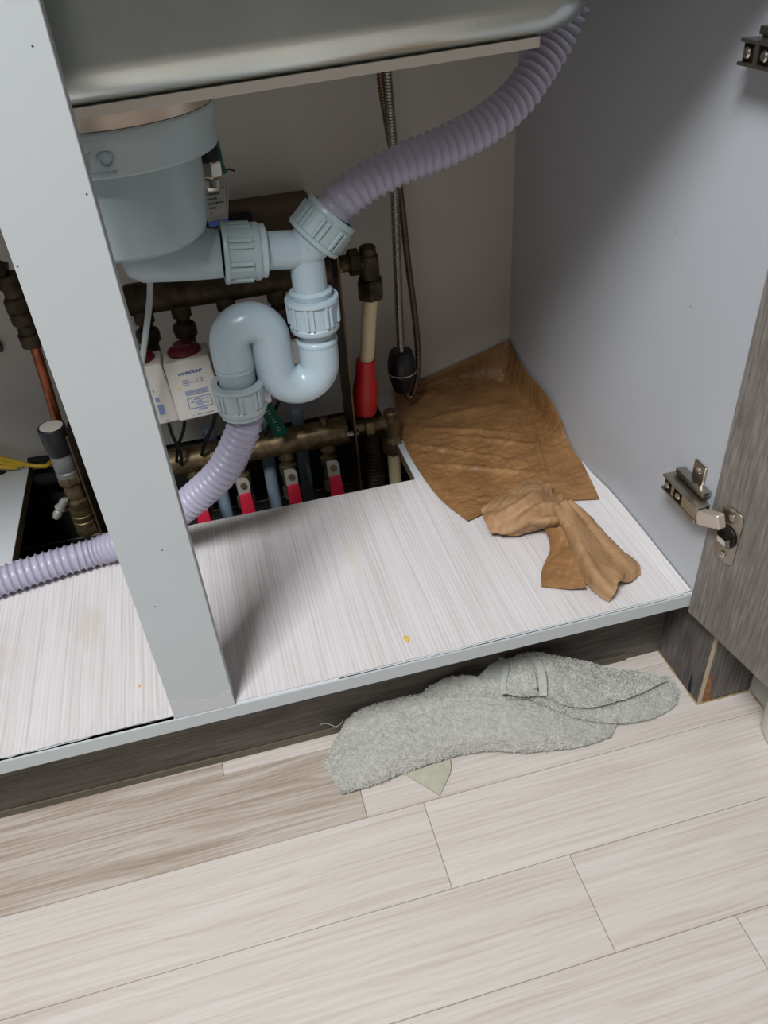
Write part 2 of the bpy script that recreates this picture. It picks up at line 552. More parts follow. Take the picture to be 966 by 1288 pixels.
obj('side_panel', box(XL - 0.017, XL, 0.0, D + 0.006, 0.0, 0.85), 'board_side', cab, smooth=0)
obj('back_panel', box(XL, 0.0, D, D + 0.006, 0.142, 0.85), 'board_back', cab, smooth=0)
b = box(PX0, PX1, 0.0, 0.018, H, 0.7795, 0.0006, 1)
obj('centre_post', b, 'board', cab, smooth=0)
# repaired foot of the post, a torn film patch
fz = (-0.503, 0, 0.1766)
poly = [(-0.5691, 0, 0.1599), (-0.5063, 0, 0.1583), (-0.5077, 0, 0.1807), (-0.515, 0, 0.1798), (-0.5235, 0, 0.1721), (-0.5335, 0, 0.177), (-0.5448, 0, 0.1787), (-0.5566, 0, 0.1844), (-0.5668, 0, 0.1834)]
bb = bmesh.new()
lo = [bb.verts.new((min(PX1, max(PX0, p[0])), -0.0003, p[2])) for p in poly]
hi = [bb.verts.new((v.co.x, 0.0, v.co.z)) for v in lo]
bb.faces.new(lo)
for k in range(len(lo)):
    bb.faces.new((lo[k], hi[k], hi[(k + 1) % len(lo)], lo[(k + 1) % len(lo)]))
obj('film_patch', bb, 'patch', cab, smooth=0, label='torn pale film patch at the foot of the post')
obj('top_rail', box(XL, 0.0, 0.0, 0.018, 0.780, 0.85), 'board', cab, smooth=0)
def speck(p, axis, r, m, st=1.0):
    d = {'x': (-1, 0, 0), 'y': (0, -1, 0)}[axis]
    obj('speck', lathe([(r, 0.0), (r * 0.8, 0.0002), (0, 0.0003)], p, d, 10), m, cab)
speck((-0.0001, 0.0959, 0.4539), 'x', 0.0014, 'smudge')
speck((-0.0001, 0.3932, 0.0576), 'x', 0.0010, 'dirt_and_gap_shade')
speck((-0.0001, 0.1393, 0.5129), 'x', 0.0007, 'dirt_and_gap_shade')
for q in ((-0.5173, 0, 0.7341), (-0.5109, 0, 0.6532), (-0.5648, 0, 0.6157), (-0.5308, 0, 0.3678), (-0.5508, 0, 0.3083)):
    speck(q, 'y', 0.0007, 'dirt_and_gap_shade')
# toe kick
TY = 0.059
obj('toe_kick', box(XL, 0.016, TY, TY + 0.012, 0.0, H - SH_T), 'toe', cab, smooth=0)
obj('sealing_strip', box(XL, -0.03, TY - 0.0025, TY, 0.0, 0.011, 0.0008, 1), 'strip', cab, smooth=0)
b = box(0.0165, 0.0205, -0.0295, TY + 0.012, 0.0, 0.1175)
obj('toe_kick', b, 'toe_side', cab, smooth=0, label='dark woodgrain toe kick return running forward')
obj('toe_kick_edge', box(0.0162, 0.0208, -0.0312, -0.0296, 0.0, 0.1175), 'toe_edge', cab, smooth=0, label='pale cut edge of the toe kick return')
b = bmesh.new()
tri = [(0.0162, -0.0091, -0.0008), (0.0162, -0.0153, -0.001), (0.0162, -0.0096, 0.0345)]
a = [b.verts.new(p) for p in tri]; c = [b.verts.new((p[0] - 0.0006, p[1], p[2])) for p in tri]
b.faces.new(a); b.faces.new(c)
for k in range(3): b.faces.new((a[k], a[(k + 1) % 3], c[(k + 1) % 3], c[k]))
obj('split_film', b, 'black_foam', cab, smooth=0, label='dark triangular split in the toe kick film')
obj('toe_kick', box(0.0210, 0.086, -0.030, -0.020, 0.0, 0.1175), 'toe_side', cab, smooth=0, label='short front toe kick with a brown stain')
b = bmesh.new()
pl = [(0.0209, 0.0), (0.034, 0.0), (0.0305, 0.012), (0.0295, 0.026), (0.0265, 0.036), (0.025, 0.048), (0.022, 0.052), (0.0209, 0.052)]
vv = [b.verts.new((x, -0.0304, z)) for x, z in pl]; ww = [b.verts.new((x, -0.030, z)) for x, z in pl]
b.faces.new(vv)
for k in range(len(vv)): b.faces.new((vv[k], ww[k], ww[(k + 1) % len(vv)], vv[(k + 1) % len(vv)]))
obj('stain', b, 'rust', cab, smooth=0, label='brown water stain')
# caulk beads
def bead(pts, r=0.0016):
    P, _ = resample([V(p) for p in pts], 0.004)
    rr = [r * (0.7 + 0.6 * noise.noise(p * 90)) for p in P]
    return sweep(P, rr, 8)
obj('caulk_bead', bead([(0.0155, TY - 0.001, 0.0005), (0.0155, -0.031, 0.0005), (0.03, -0.0312, 0.0005), (0.084, -0.0312, 0.0005)]), 'caulk', cab)
# door
ANG = math.radians(-82.13)
DXY = V((-0.0042, -0.0025))
dd = V((math.cos(ANG), math.sin(ANG)))
dn = V((-dd.y, dd.x))
if dn.x < 0: dn = -dn
def door_m():
    m = Matrix.Identity(4)
    m[0][0], m[1][0] = dd.x, dd.y
    m[0][1], m[1][1] = dn.x, dn.y
    m[0][3], m[1][3] = DXY.x, DXY.y
    return m
DM = door_m()          # local x runs along the door from the hinge, y into its thickness
b = box(0.0, 0.46, 0.0, 0.018, 0.1345, 0.835, 0.0007, 1)
obj('door', xform(b, DM), 'door', cab, smooth=0)

LZ = 0.007
def make_hinge(z):
    zc_ = z - 0.010
    h = obj('hinge', box(-0.0075, -0.0001, 0.014, 0.058, z - 0.011, z + 0.011, 0.001, 1), 'hinge', cab)
    par = h
    # hollow arm: roof plates and open left face with two screws
    b = box(-0.0235, -0.0075, -0.004, 0.060, z + 0.0065, z + 0.0090, 0.0004, 1)
    box(-0.0235, -0.0075, -0.004, 0.060, z - 0.0090, z - 0.0065, 0.0004, 1, bm=b)
    box(-0.0228, -0.0215, -0.004, 0.022, z - 0.0065, z + 0.0065, bm=b)
    box(-0.0228, -0.0215, 0.037, 0.042, z - 0.0065, z + 0.0065, bm=b)
    obj('arm', b, 'hinge', par)
    obj('arm_recess', box(-0.0195, -0.0080, -0.0035, 0.0595, z - 0.0064, z + 0.0064), 'hinge_dark', par, smooth=0)
    for sy in (0.030, 0.051):
        b = lathe([(0, 0), (0.0042, 0), (0.0042, 0.003), (0.003, 0.0042), (0, 0.0042)], (-0.0195, sy, z), (-1, 0, 0), 12)
        obj('screw', b, 'chrome', par)
    # ridge beside the arm and the fixing wings on the wall
    obj('ridge', box(-0.0120, -0.0010, 0.006, 0.056, z + 0.0105, z + 0.0165, 0.0012, 2), 'hinge', par)
    for s in (1, -1):
        z0, z1 = (z + 0.010, z + 0.036) if s > 0 else (z - 0.036, z - 0.010)
        obj('wing', box(-0.0034, -0.0001, 0.020, 0.040, z0, z1, 0.0009, 1), 'hinge', par)
        obj('screw', lathe([(0, 0), (0.0045, 0), (0.0038, 0.002), (0, 0.0024)], (-0.0034, 0.030, z + s * 0.028), (-1, 0, 0), 12), 'chrome', par)
    # link to the cup
    p0 = V((-0.0165, -0.002, z - 0.004)); pc = DM @ V((0.0255, -0.010, z + LZ))
    ax = (pc - p0)
    b = box(-0.0050, 0.0050, -0.0078, 0.0078, 0.0, ax.length, 0.0012, 1)
    q = Matrix.Identity(4)
    zc = ax.normalized(); yc = V((0, 0, 1)); xc = yc.cross(zc).normalized(); yc = zc.cross(xc)
    for i in range(3):
        q[i][0], q[i][1], q[i][2], q[i][3] = xc[i], yc[i], zc[i], p0[i]
    obj('link', xform(b, q), 'link_metal', par)
    # cup plate on the door
    pl = rrect(0.0155, 0.0425, -0.034, 0.031, 0.008, 6)
    b = prism(pl, 0.0, 0.0016)
    bmesh.ops.bevel(b, geom=[e for e in b.edges if len(e.link_faces) == 2 and abs(e.verts[0].co.z - e.verts[1].co.z) < 1e-6], offset=0.0004, segments=1, affect='EDGES')
    # plate axes: x along door, y -> z world, z -> out of the door (-y local)
    pm = Matrix(((1, 0, 0, 0), (0, 0, -1, 0), (0, 1, 0, zc_), (0, 0, 0, 1)))
    obj('cup_plate', xform(b, DM @ pm), 'hinge', par)
    b = lathe([(0, 0.0001), (0.0115, 0.0001), (0.0125, 0.0014), (0.0118, 0.0022), (0.0105, 0.0018), (0.0100, 0.0006), (0, 0.0006)], (0.0285, -0.0016, zc_ - 0.002), (0, -1, 0), 24)
    obj('cup', xform(b, DM), 'hinge_dark', par)
    b = bmesh.new()
    for p in ((0.013, 0, zc_ - 0.010), (0.029, 0, zc_ - 0.010), (0.029, 0, zc_ + 0.002), (0.013, 0, zc_ + 0.002)):
        b.verts.new(p)
    for p in ((0.016, -0.008, zc_ - 0.006), (0.027, -0.008, zc_ - 0.006), (0.027, -0.010, zc_ + 0.002), (0.016, -0.010, zc_ + 0.002)):
        b.verts.new(p)
    b.verts.ensure_lookup_table()
    for f in ((0, 1, 2, 3), (4, 7, 6, 5), (0, 4, 5, 1), (1, 5, 6, 2), (2, 6, 7, 3), (3, 7, 4, 0)):
        b.faces.new([b.verts[i] for i in f])
    obj('cup_bridge', xform(b, DM @ Matrix.Translation((0.008, -0.001, -0.002))), 'chrome', par)
    for s in (1, -1):
        b = lathe([(0, 0), (0.0042, 0), (0.0036, 0.0018), (0, 0.0022)], (0.0290, -0.0016, zc_ + s * 0.0235 - 0.0015), (0, -1, 0), 12)
        obj('screw', xform(b, DM), 'chrome', par)
    return h
make_hinge(0.277)
make_hinge(0.677)

# liners lying on the cabinet floor
def liner(x0, x1, name, label, curl):
    nx, ny = 60, 14
    b = bmesh.new()
    grid = []
    ys = [0.0052 + (HY0 - 0.0052) * (j / ny) ** 1.4 for j in range(ny + 1)]
    for i in range(nx + 1):
        x = x0 + (x1 - x0) * i / nx
        col = []
        for j, y in enumerate(ys):
            e = max(0, 1 - (y / 0.022)) ** 1.5
            z = H + 0.0005 + e * curl * (0.5 + 0.5 * noise.noise(V((x * 16, 3.1, 0)))) * 1.6
            yy = y - e * 0.0035 + e * 0.0012 * noise.noise(V((x * 60, 1, 0)))
            col.append(b.verts.new((x, yy, z)))
        grid.append(col)
    for i in range(nx):
        for j in range(ny):
            b.faces.new((grid[i][j], grid[i + 1][j], grid[i + 1][j + 1], grid[i][j + 1]))
    if x1 > -0.1:                                        # the tongue between the cut-out and the side panel
        n2 = 8
        prev = [grid[i][ny] for i in range(nx + 1) if grid[i][ny].co.x > HX1 + 0.002]
        xs = [v.co.x for v in prev]
        for j in range(1, n2 + 1):
            y = HY0 + (D - 0.002 - HY0) * j / n2
            cur = [b.verts.new((x, y, H + 0.0005)) for x in xs]
            for a in range(len(cur) - 1):
                b.faces.new((prev[a], prev[a + 1], cur[a + 1], cur[a]))
            prev = cur
        # bowed up along the side panel
        for v in b.verts:
            e = max(0, 1 - (x1 - v.co.x) / 0.016)
            v.co.z += 0.0075 * e ** 2 * min(1, 0.35 + v.co.y * 5) * max(0, min(1, (0.265 - v.co.y) / 0.07))
    if x1 > -0.1:                                        # notch round the foot of the post
        for v in b.verts:
            if v.co.x < PX1 + 0.0015 and v.co.y < 0.0195: v.co.x = max(v.co.x, PX0)
        bmesh.ops.delete(b, geom=[f for f in b.faces if f.calc_center_median().y < 0.0205 and f.calc_center_median().x < PX1 + 0.001], context='FACES')
    bmesh.ops.recalc_face_normals(b, faces=b.faces)
    bmesh.ops.solidify(b, geom=b.faces[:], thickness=0.0004)
    o = obj(name, b, 'liner')
    return tag(o, label, 'shelf liner', 'woodgrain liners on the cabinet floor')
liner(PX0 + 0.0005, -0.0016, 'shelf_liner', 'pale woodgrain liner sheet on cabinet floor right of the white post, under brown paper', 0.0016)
liner(XL + 0.002, PX0 - 0.0008, 'shelf_liner', 'pale woodgrain liner sheet left of the white post, under the lilac hose', 0.0030)

def gap_shade(x0, x1, w0, nm, lab):  # dark strip paints in the shadow gap below the lifted liner edge
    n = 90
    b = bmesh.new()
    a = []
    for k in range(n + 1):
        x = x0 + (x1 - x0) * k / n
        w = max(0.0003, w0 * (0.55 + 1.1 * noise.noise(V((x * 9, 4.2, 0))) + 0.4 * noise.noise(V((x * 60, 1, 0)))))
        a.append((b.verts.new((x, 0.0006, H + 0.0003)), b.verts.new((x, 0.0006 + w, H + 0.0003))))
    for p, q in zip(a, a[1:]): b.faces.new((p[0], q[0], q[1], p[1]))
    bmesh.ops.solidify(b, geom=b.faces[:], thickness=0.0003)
    obj(nm, b, 'dirt_and_gap_shade', cab, smooth=0, label=lab)
gap_shade(XL, PX0 - 0.001, 0.0048, 'gap_shade_strip', 'dark strip painted as the shaded gap under the curled liner edge')
gap_shade(-0.40, -0.002, 0.0014, 'gap_shade_strip', 'dark strip painted as the shaded gap under the curled liner edge')

# worktop and sink bowl
b = loft([(rrect(XL - 0.02, 0.35, -0.03, 0.60, 0.005, 2), 0.80), (rrect(XL - 0.02, 0.35, -0.03, 0.60, 0.005, 2), 0.89)], False)
# slab with an opening: four blocks round the bowl
b.free()
SX0, SX1, SY0, SY1 = -0.90, -0.112, 0.082, 0.47
b = box(XL - 0.02, 0.30, -0.03, SY0 - 0.002, 0.851, 0.89)
box(XL - 0.02, 0.30, SY1 + 0.002, 0.60, 0.851, 0.89, bm=b)
box(XL - 0.02, SX0 - 0.002, SY0 - 0.002, SY1 + 0.002, 0.851, 0.89, bm=b)
box(SX1 + 0.002, 0.30, SY0 - 0.002, SY1 + 0.002, 0.851, 0.89, bm=b)
box(XL - 0.02, 0.30, -0.03, -0.012, 0.820, 0.851, bm=b)
tag(obj('worktop', b, 'counter', smooth=0), 'pale kitchen worktop over the cabinet, around the steel sink', 'worktop')
sink = thing('sink_bowl', 'stainless steel sink bowl seen from below above the white post', 'sink', (-0.5, 0.27, 0.69))
lv = []
for (ins, z) in ((-0.02, 0.892), (-0.0005, 0.890), (0.0, 0.86), (0.004, 0.745)):
    lv.append((rrect(SX0 + ins, SX1 - ins, SY0 + ins, SY1 - ins, 0.055, 10), z))
RR = 0.026
for k in range(0, 9):
    t = PI / 2 * k / 8
    ins = 0.004 + RR * (1 - math.cos(t)); z = 0.7245 - RR * math.sin(t) + 0.0
    lv.append((rrect(SX0 + ins, SX1 - ins, SY0 + ins, SY1 - ins, max(0.02, 0.055 - ins * 0.5), 10), z))
def tilt_down(b):
    # the bowl bottom falls towards the drain
    for v in b.verts:
        w = max(0.0, min(1.0, (0.78 - v.co.z) / 0.06))
        v.co.z += w * (-0.0018 - 0.032 * max(0.0, min(0.40, -0.15 - v.co.x)))
    return b
bb = loft(lv)
bmesh.ops.bisect_plane(bb, geom=bb.verts[:] + bb.edges[:] + bb.faces[:], plane_co=(-0.15, 0, 0), plane_no=(1, 0, 0))
bmesh.ops.bisect_plane(bb, geom=bb.verts[:] + bb.edges[:] + bb.faces[:], plane_co=(-0.55, 0, 0), plane_no=(1, 0, 0))
obj('bowl', tilt_down(bb), 'steel', sink, smooth=60)
b = prism(rrect(SX0 + 0.05, -0.1655, SY0 + 0.020, SY1 - 0.04, 0.006, 4), 0.6912, 0.6984)
bmesh.ops.bisect_plane(b, geom=b.verts[:] + b.edges[:] + b.faces[:], plane_co=(-0.55, 0, 0), plane_no=(1, 0, 0))
obj('pad', tilt_down(b), 'pad', sink, label='pale flat pad under the bowl')

# ------------------------------------------------------------------ basket drain under the sink
DC = V((-0.503, 0.199, 0))
drain = thing('sink_drain', 'grey-blue round basket drain with steel collar hanging under the sink bowl', 'drain', (DC.x, DC.y, 0.56))
obj('collar', lathe([(0.072, 0.678), (0.0885, 0.678), (0.0875, 0.667), (0.077, 0.666)], DC, seg=64), 'steel_ring', drain, label='bright steel collar')
obj('cap', lathe([(0.077, 0.666), (0.0882, 0.6665), (0.0898, 0.665), (0.0894, 0.655), (0.0883, 0.6535), (0.0878, 0.636), (0.0865, 0.634), (0.070, 0.631)], DC, seg=64), 'drain', drain)
body = lathe([(0.071, 0.634), (0.0712, 0.628), (0.0695, 0.600), (0.0670, 0.575), (0.0635, 0.566), (0.056, 0.561), (0, 0.559)], DC, seg=64)
obj('body', body, 'drain', drain)
OUT = (-0.4149, 0.205, 0.5351)
AX = V((1, 0, 0))
oz, oy = OUT[2], 0.205
OL = V((-0.5116, 0.212, 0.5417))
OR = V((-0.4129, 0.205, 0.5341))
od = (OR - OL).normalized()
P = [OL - od * 0.008, OL - od * 0.004, OL + od * 0.008, OL.lerp(OR, 0.4), OL.lerp(OR, 0.7), OR - od * 0.0175]
rr = [0.009, 0.017, 0.0222, 0.0226, 0.0222, 0.0216]
b = sweep(P, rr, 32)
for v in b.verts:                                    # wide saddle where it joins the body
    f = max(0, min(1, (OR.x - 0.02 - v.co.x) / 0.06))
    if v.co.z > OL.z: v.co.z = OL.z + (v.co.z - OL.z) * (1 + 0.6 * f)
obj('outlet', b, 'drain', drain, smooth=50)
# raised lettering on the cap, following its curve
def letters_on_cap(s, ang, z, size, nm):
    r = 0.0884
    c = V((DC.x + r * math.cos(ang), DC.y + r * math.sin(ang), z))
    outv = V((math.cos(ang), math.sin(ang), 0)); up = V((0, 0, 1)); xx = up.cross(outv)
    m4 = Matrix.Identity(4)
    for i in range(3):
        m4[i][0], m4[i][1], m4[i][2], m4[i][3] = xx[i], up[i], outv[i], c[i]
    text_mesh(s, size, m4, 'drain', drain, nm, extrude=0.0007)
letters_on_cap('Y', -1.73, 0.647, 0.017, 'raised_letter')
letters_on_cap('O', -1.57, 0.647, 0.017, 'raised_letter')
b = None
for k in range(8):
    ang = -1.84 + 0.045 * k
    bx = box(-0.0013, 0.0013, -0.0004, 0.0007, 0.6370, 0.6392)
    xform(bx, Matrix.Translation((DC.x + 0.0880 * math.cos(ang), DC.y + 0.0880 * math.sin(ang), 0)) @ Matrix.Rotation(ang + PI / 2, 4, 'Z'))
    b = merge(b, bx) if b else bx
obj('raised_marks', b, 'drain', drain, smooth=0)

# ------------------------------------------------------------------ trap
trap = thing('drain_trap', 'pale blue plastic S-trap and tee with ribbed nuts, right of the basket drain', 'drain trap', (-0.36, 0.205, 0.36))
def nut(parent, c, axis, R, L, m, nribs=8, roll=0.0, lip=1):
    """ribbed union nut, centred at c; the wide lip sits at the end the axis comes from"""
    prof = [(R * 0.80, -L / 2), (R * 1.06, -L / 2), (R * 1.08, -L / 2 + 0.0012), (R * 1.08, -L / 2 + 0.004), (R, -L / 2 + 0.0048),
            (R * 0.965, L / 2 - 0.006), (R * 1.0, L / 2 - 0.005), (R * 1.0, L / 2 - 0.001), (R * 0.97, L / 2), (R * 0.78, L / 2)]
    o = obj('union_nut', lathe(prof, c, axis, 48, roll=roll), m, parent, smooth=40)
    fm = frame_from(axis, c, roll)
    for k in range(nribs):
        a = 2 * PI * k / nribs
        rb = None
        for s in (-1, 1):
            x = box(-0.0016, 0.0016, -0.0011, 0.0020, -L / 2 + 0.0044, L / 2 - 0.0075, 0.0005, 1)
            xform(x, Matrix.Rotation(a + s * 0.105, 4, 'Z') @ Matrix.Translation((0, R * 0.985, 0)))
            rb = merge(rb, x) if rb else x
        obj('grip_rib', xform(rb, fm), m, o)
    return o
TY_ = 0.205
TEE = V((-0.3524, 0.205, 0.5286))
N1 = V((-0.4127, 0.205, 0.5348))
nd = (TEE - N1).normalized()
nut(trap, N1, nd, 0.0262, 0.034, 'nut', 8, 0.2)
obj('collar', lathe([(0.0215, 0), (0.0242, 0.0), (0.0245, 0.006), (0.0215, 0.0075)], N1 + nd * 0.0165, nd, 40), 'trap', trap)
# tee: horizontal run, down leg, 45 degree branch
N3 = V((-0.3358, 0.205, 0.545))
br = (N3 - TEE).normalized()
N2 = V((-0.3589, 0.205, 0.4649))
dn_ = V((0, 0, -1))
b = sweep([N1 + nd * 0.010, TEE + nd * 0.004], 0.0176, 32)
sweep([TEE + V((0, 0, 0.006)), TEE + V((0, 0, -0.035)), V((TEE.x, TY_, N2.z + 0.005))], 0.0170, 32, bm=b)
sweep([TEE - br * 0.004, N3], [0.0185, 0.0215], 32, bm=b)
sph = bmesh.new(); bmesh.ops.create_uvsphere(sph, u_segments=28, v_segments=16, radius=0.0188, matrix=Matrix.Translation(TEE)); merge(b, sph)
obj('tee', b, 'trap', trap, smooth=50)
b = lathe([(0.0020, 0), (0.0031, 0), (0.0031, 0.0012), (0.0020, 0.0012)], TEE + V((0.0015, -0.0180, 0.006)), (0, -1, 0.1), 16)
obj('moulded_ring', b, 'trap', trap)
nut(trap, N3 + br * 0.004, br, 0.0262, 0.032, 'nut', 8, 0.5)
nz = N2.z
N2 = V((TEE.x, TY_, nz))
nut(trap, N2, (0, 0, -1), 0.0250, 0.034, 'trap', 8, 0.3)
obj('collar', lathe([(0.017, 0.0), (0.0195, 0.002), (0.0215, 0.010), (0.017, 0.012)], N2 + V((0, 0, 0.013)), (0, 0, 1), 40), 'trap', trap)
# trap bends (pale socket half, grey upper half)
A_ = V((-0.3601, 0.205, 0.4359)); ax = TEE.x
zb = V((-0.3838, 0.205, 0.3896)).z       # lowest centre line
xm = V((-0.3991, 0.205, 0.4326)).x
xl = V((-0.439, 0.205, 0.4134)).x
zt = V((-0.4147, 0.205, 0.4654)).z       # top of the arch, centre line
r1 = (ax - xm) / 2; r2 = (xm - xl) / 2
path = [V((ax, TY_, N2.z - 0.01)), V((ax, TY_, A_.z - 0.004))]
sock = sweep([V((ax, TY_, N2.z)), V((ax, TY_, A_.z - 0.002))], 0.0172, 32)
obj('tailpiece', sock, 'trap', trap)
pts = [V((ax, TY_, A_.z)), V((ax, TY_, zb + r1 + 0.006))]
for k in range(1, 17):
    t = PI * k / 16
    pts.append(V((ax - r1 + r1 * math.cos(t), TY_, zb + r1 - r1 * math.sin(t))))
pts.append(V((xm, TY_, zb + r1 + 0.012)))
rad = [0.0207] * 2 + [0.0207] * 12 + [0.0204] * 5
pts.append(V((xm, TY_, zt - r2 - 0.004))); rad.append(0.0204)
for k in range(1, 17):
    t = PI * k / 16
    pts.append(V((xm - r2 + r2 * math.cos(t), TY_, zt - r2 + r2 * math.sin(t)))); rad.append(0.0205)
N4 = V((-0.4391, 0.205, 0.3895))
N4 = V((xl, TY_, N4.z))
pts += [V((xl, TY_, N4.z + 0.030))]; rad.append(0.0205)
b = sweep(pts, rad, 36)
lathe([(0.0172, 0.003), (0.0200, 0.0028), (0.0214, 0.0012), (0.0214, -0.002), (0.0207, -0.0035)], V((ax, TY_, A_.z)), (0, 0, 1), 36, bm=b)
lathe([(0.0209, 0.002), (0.0193, 0.0), (0.0192, -0.024)], V((xl, TY_, N4.z + 0.032)), (0, 0, 1), 36, bm=b)
obj('trap_bend', b, 'trap', trap, smooth=60)
nut(trap, N4, (0, 0, -1), 0.0262, 0.032, 'nut_grey', 8, 0.15)
obj('collar', lathe([(0.018, 0), (0.0238, 0), (0.0238, -0.0055), (0.0205, -0.007), (0.018, -0.007)], N4 + V((0, 0, -0.016)), (0, 0, 1), 40), 'nut_grey', trap)

# ------------------------------------------------------------------ lilac corrugated hoses
hp = [N3 + br * 0.012, N3 + br * 0.030, (-0.2885, 0.207, 0.5799), (-0.2527, 0.21, 0.5914), (-0.2085, 0.215, 0.6001), (-0.1653, 0.222, 0.613), (-0.1317, 0.232, 0.6294), (-0.1078, 0.242, 0.6502), (-0.0887, 0.25, 0.6697), (-0.0768, 0.253, 0.6895)]
e = V(hp[-1])
hp += [e + V((0.012, 0.002, 0.030)), e + V((0.016, 0.003, 0.060)), e + V((0.008, 0.003, 0.088))]
b = ribbed([V(p) for p in hp], 0.0188, 0.0027, 0.0084, 8, 32, 3.0)
tag(obj('overflow_hose', b, 'hose', smooth=60), 'lilac corrugated hose rising right from tee to the sink corner', 'hose')
hp = [N4 + V((0, 0, -0.012)), N4 + V((0, 0, -0.032)), (-0.4543, 0.207, 0.3269), (-0.4755, 0.213, 0.2944), (-0.5067, 0.226, 0.2623), (-0.5451, 0.24, 0.2295), (-0.5887, 0.254, 0.2014),
      (-0.6391, 0.2708, 0.1792), (-0.6795, 0.2658, 0.1792), (-0.7206, 0.2585, 0.1792), (-0.7561, 0.2512, 0.1792)]
e = V(hp[-1])
hp += [e + V((-0.05, -0.010, 0)), e + V((-0.12, -0.02, 0.0)), e + V((-0.22, -0.02, 0.0))]
b = ribbed([V(p) for p in hp], 0.0188, 0.0027, 0.0084, 8, 32, 3.0)
tag(obj('drain_hose', b, 'hose', smooth=60), 'lilac corrugated hose from trap passing behind the post onto left cabinet floor', 'hose')

# ------------------------------------------------------------------ heating manifold at the back
MY = 0.42
man = thing('heating_manifold', 'aged brass heating manifold with two bars and red-handled valves behind the trap', 'manifold', (-0.45, MY, 0.1))
zl = (V((-0.5081, 0.415, 0.1937)).z + V((-0.2945, 0.415, 0.1881)).z) / 2 + 0.0
zu = (V((-0.5304, 0.42, 0.4294)).z + V((-0.3624, 0.42, 0.422)).z) / 2
R_ = 0.0190
XE = V((-0.3083, 0.415, 0.1898)).x
XPL = V((-0.291, 0.4, 0.1749)).x
b = lathe([(0, 0), (R_ * 0.9, 0), (R_ * 0.9, 0.02), (R_, 0.022), (R_, 0.268), (R_ * 1.06, 0.27), (R_ * 1.06, 0.293), (0, 0.295)], (XPL - 0.30, MY, zl), (1, 0, 0), 32)
obj('return_bar', b, 'brass', man)
b = lathe([(0, 0), (R_ * 0.9, 0), (R_ * 0.9, 0.02), (R_, 0.022), (R_, 0.24), (R_ * 1.06, 0.242), (R_ * 1.06, 0.268), (0, 0.270)], (XPL - 0.275, MY, zu), (1, 0, 0), 32)
obj('supply_bar', b, 'brass_dark', man)
# raised pads and ridge on the lower bar
b = None
for px in [(-0.3538, 0.42, 0.1968), (-0.3509, 0.42, 0.1735)]:
    x = V(px).x
    bx = box(x - 0.009, x + 0.009, MY - 0.003, MY + 0.003, zl + R_ - 0.001, zl + R_ + 0.0018, 0.0008, 1)
    xform(bx, Matrix.Translation((0, MY, zl)) @ Matrix.Rotation(0.62, 4, 'X') @ Matrix.Translation((0, -MY, -zl)))
    b = merge(b, bx) if b else bx
obj('cast_pad', b, 'brass', man)
x = V((-0.3292, 0.42, 0.2111)).x
obj('plug', lathe([(0, 0.012), (0.0055, 0.012), (0.0062, 0.009), (0.0062, -0.01), (0, -0.01)], (x, MY, zl + R_ - 0.004), (0, 0, 1), 14), 'brass', man)
# end plates of the rack
def plate(x, y0, y1, z0, z1, label=None):
    o = obj('end_plate', box(x - 0.0012, x + 0.0012, y0, y1, z0, z1, 0.0004, 1), 'bracket', man, smooth=0)
    obj('plate_lip', box(x - 0.0013, x + 0.0013, y0 - 0.0012, y0, z0, z1, 0.0005, 1), 'bracket_edge', o, smooth=0)
plate(XPL, 0.387, 0.462, 0.02, zu + 0.045)
xpl2 = V((-0.6595, 0.39, 0.195)).x
plate(xpl2, 0.392, 0.462, 0.02, 0.275)
for z in (zl, zu):
    for s in (-1, 1):
        b = lathe([(0, 0), (0.0048, 0), (0.0048, 0.0035), (0.003, 0.005), (0, 0.005)], (XPL + 0.0014, MY - 0.026, z + s * 0.004 + 0.004), (1, 0, 0), 10)
        if s > 0: obj('screw', b, 'brass', man)
b = lathe([(0, 0), (0.0048, 0), (0.0048, 0.010), (0, 0.010)], (XPL - 0.012, MY - 0.024, zl + 0.006), (1, 0, 0), 10)
obj('screw', b, 'hinge', man)
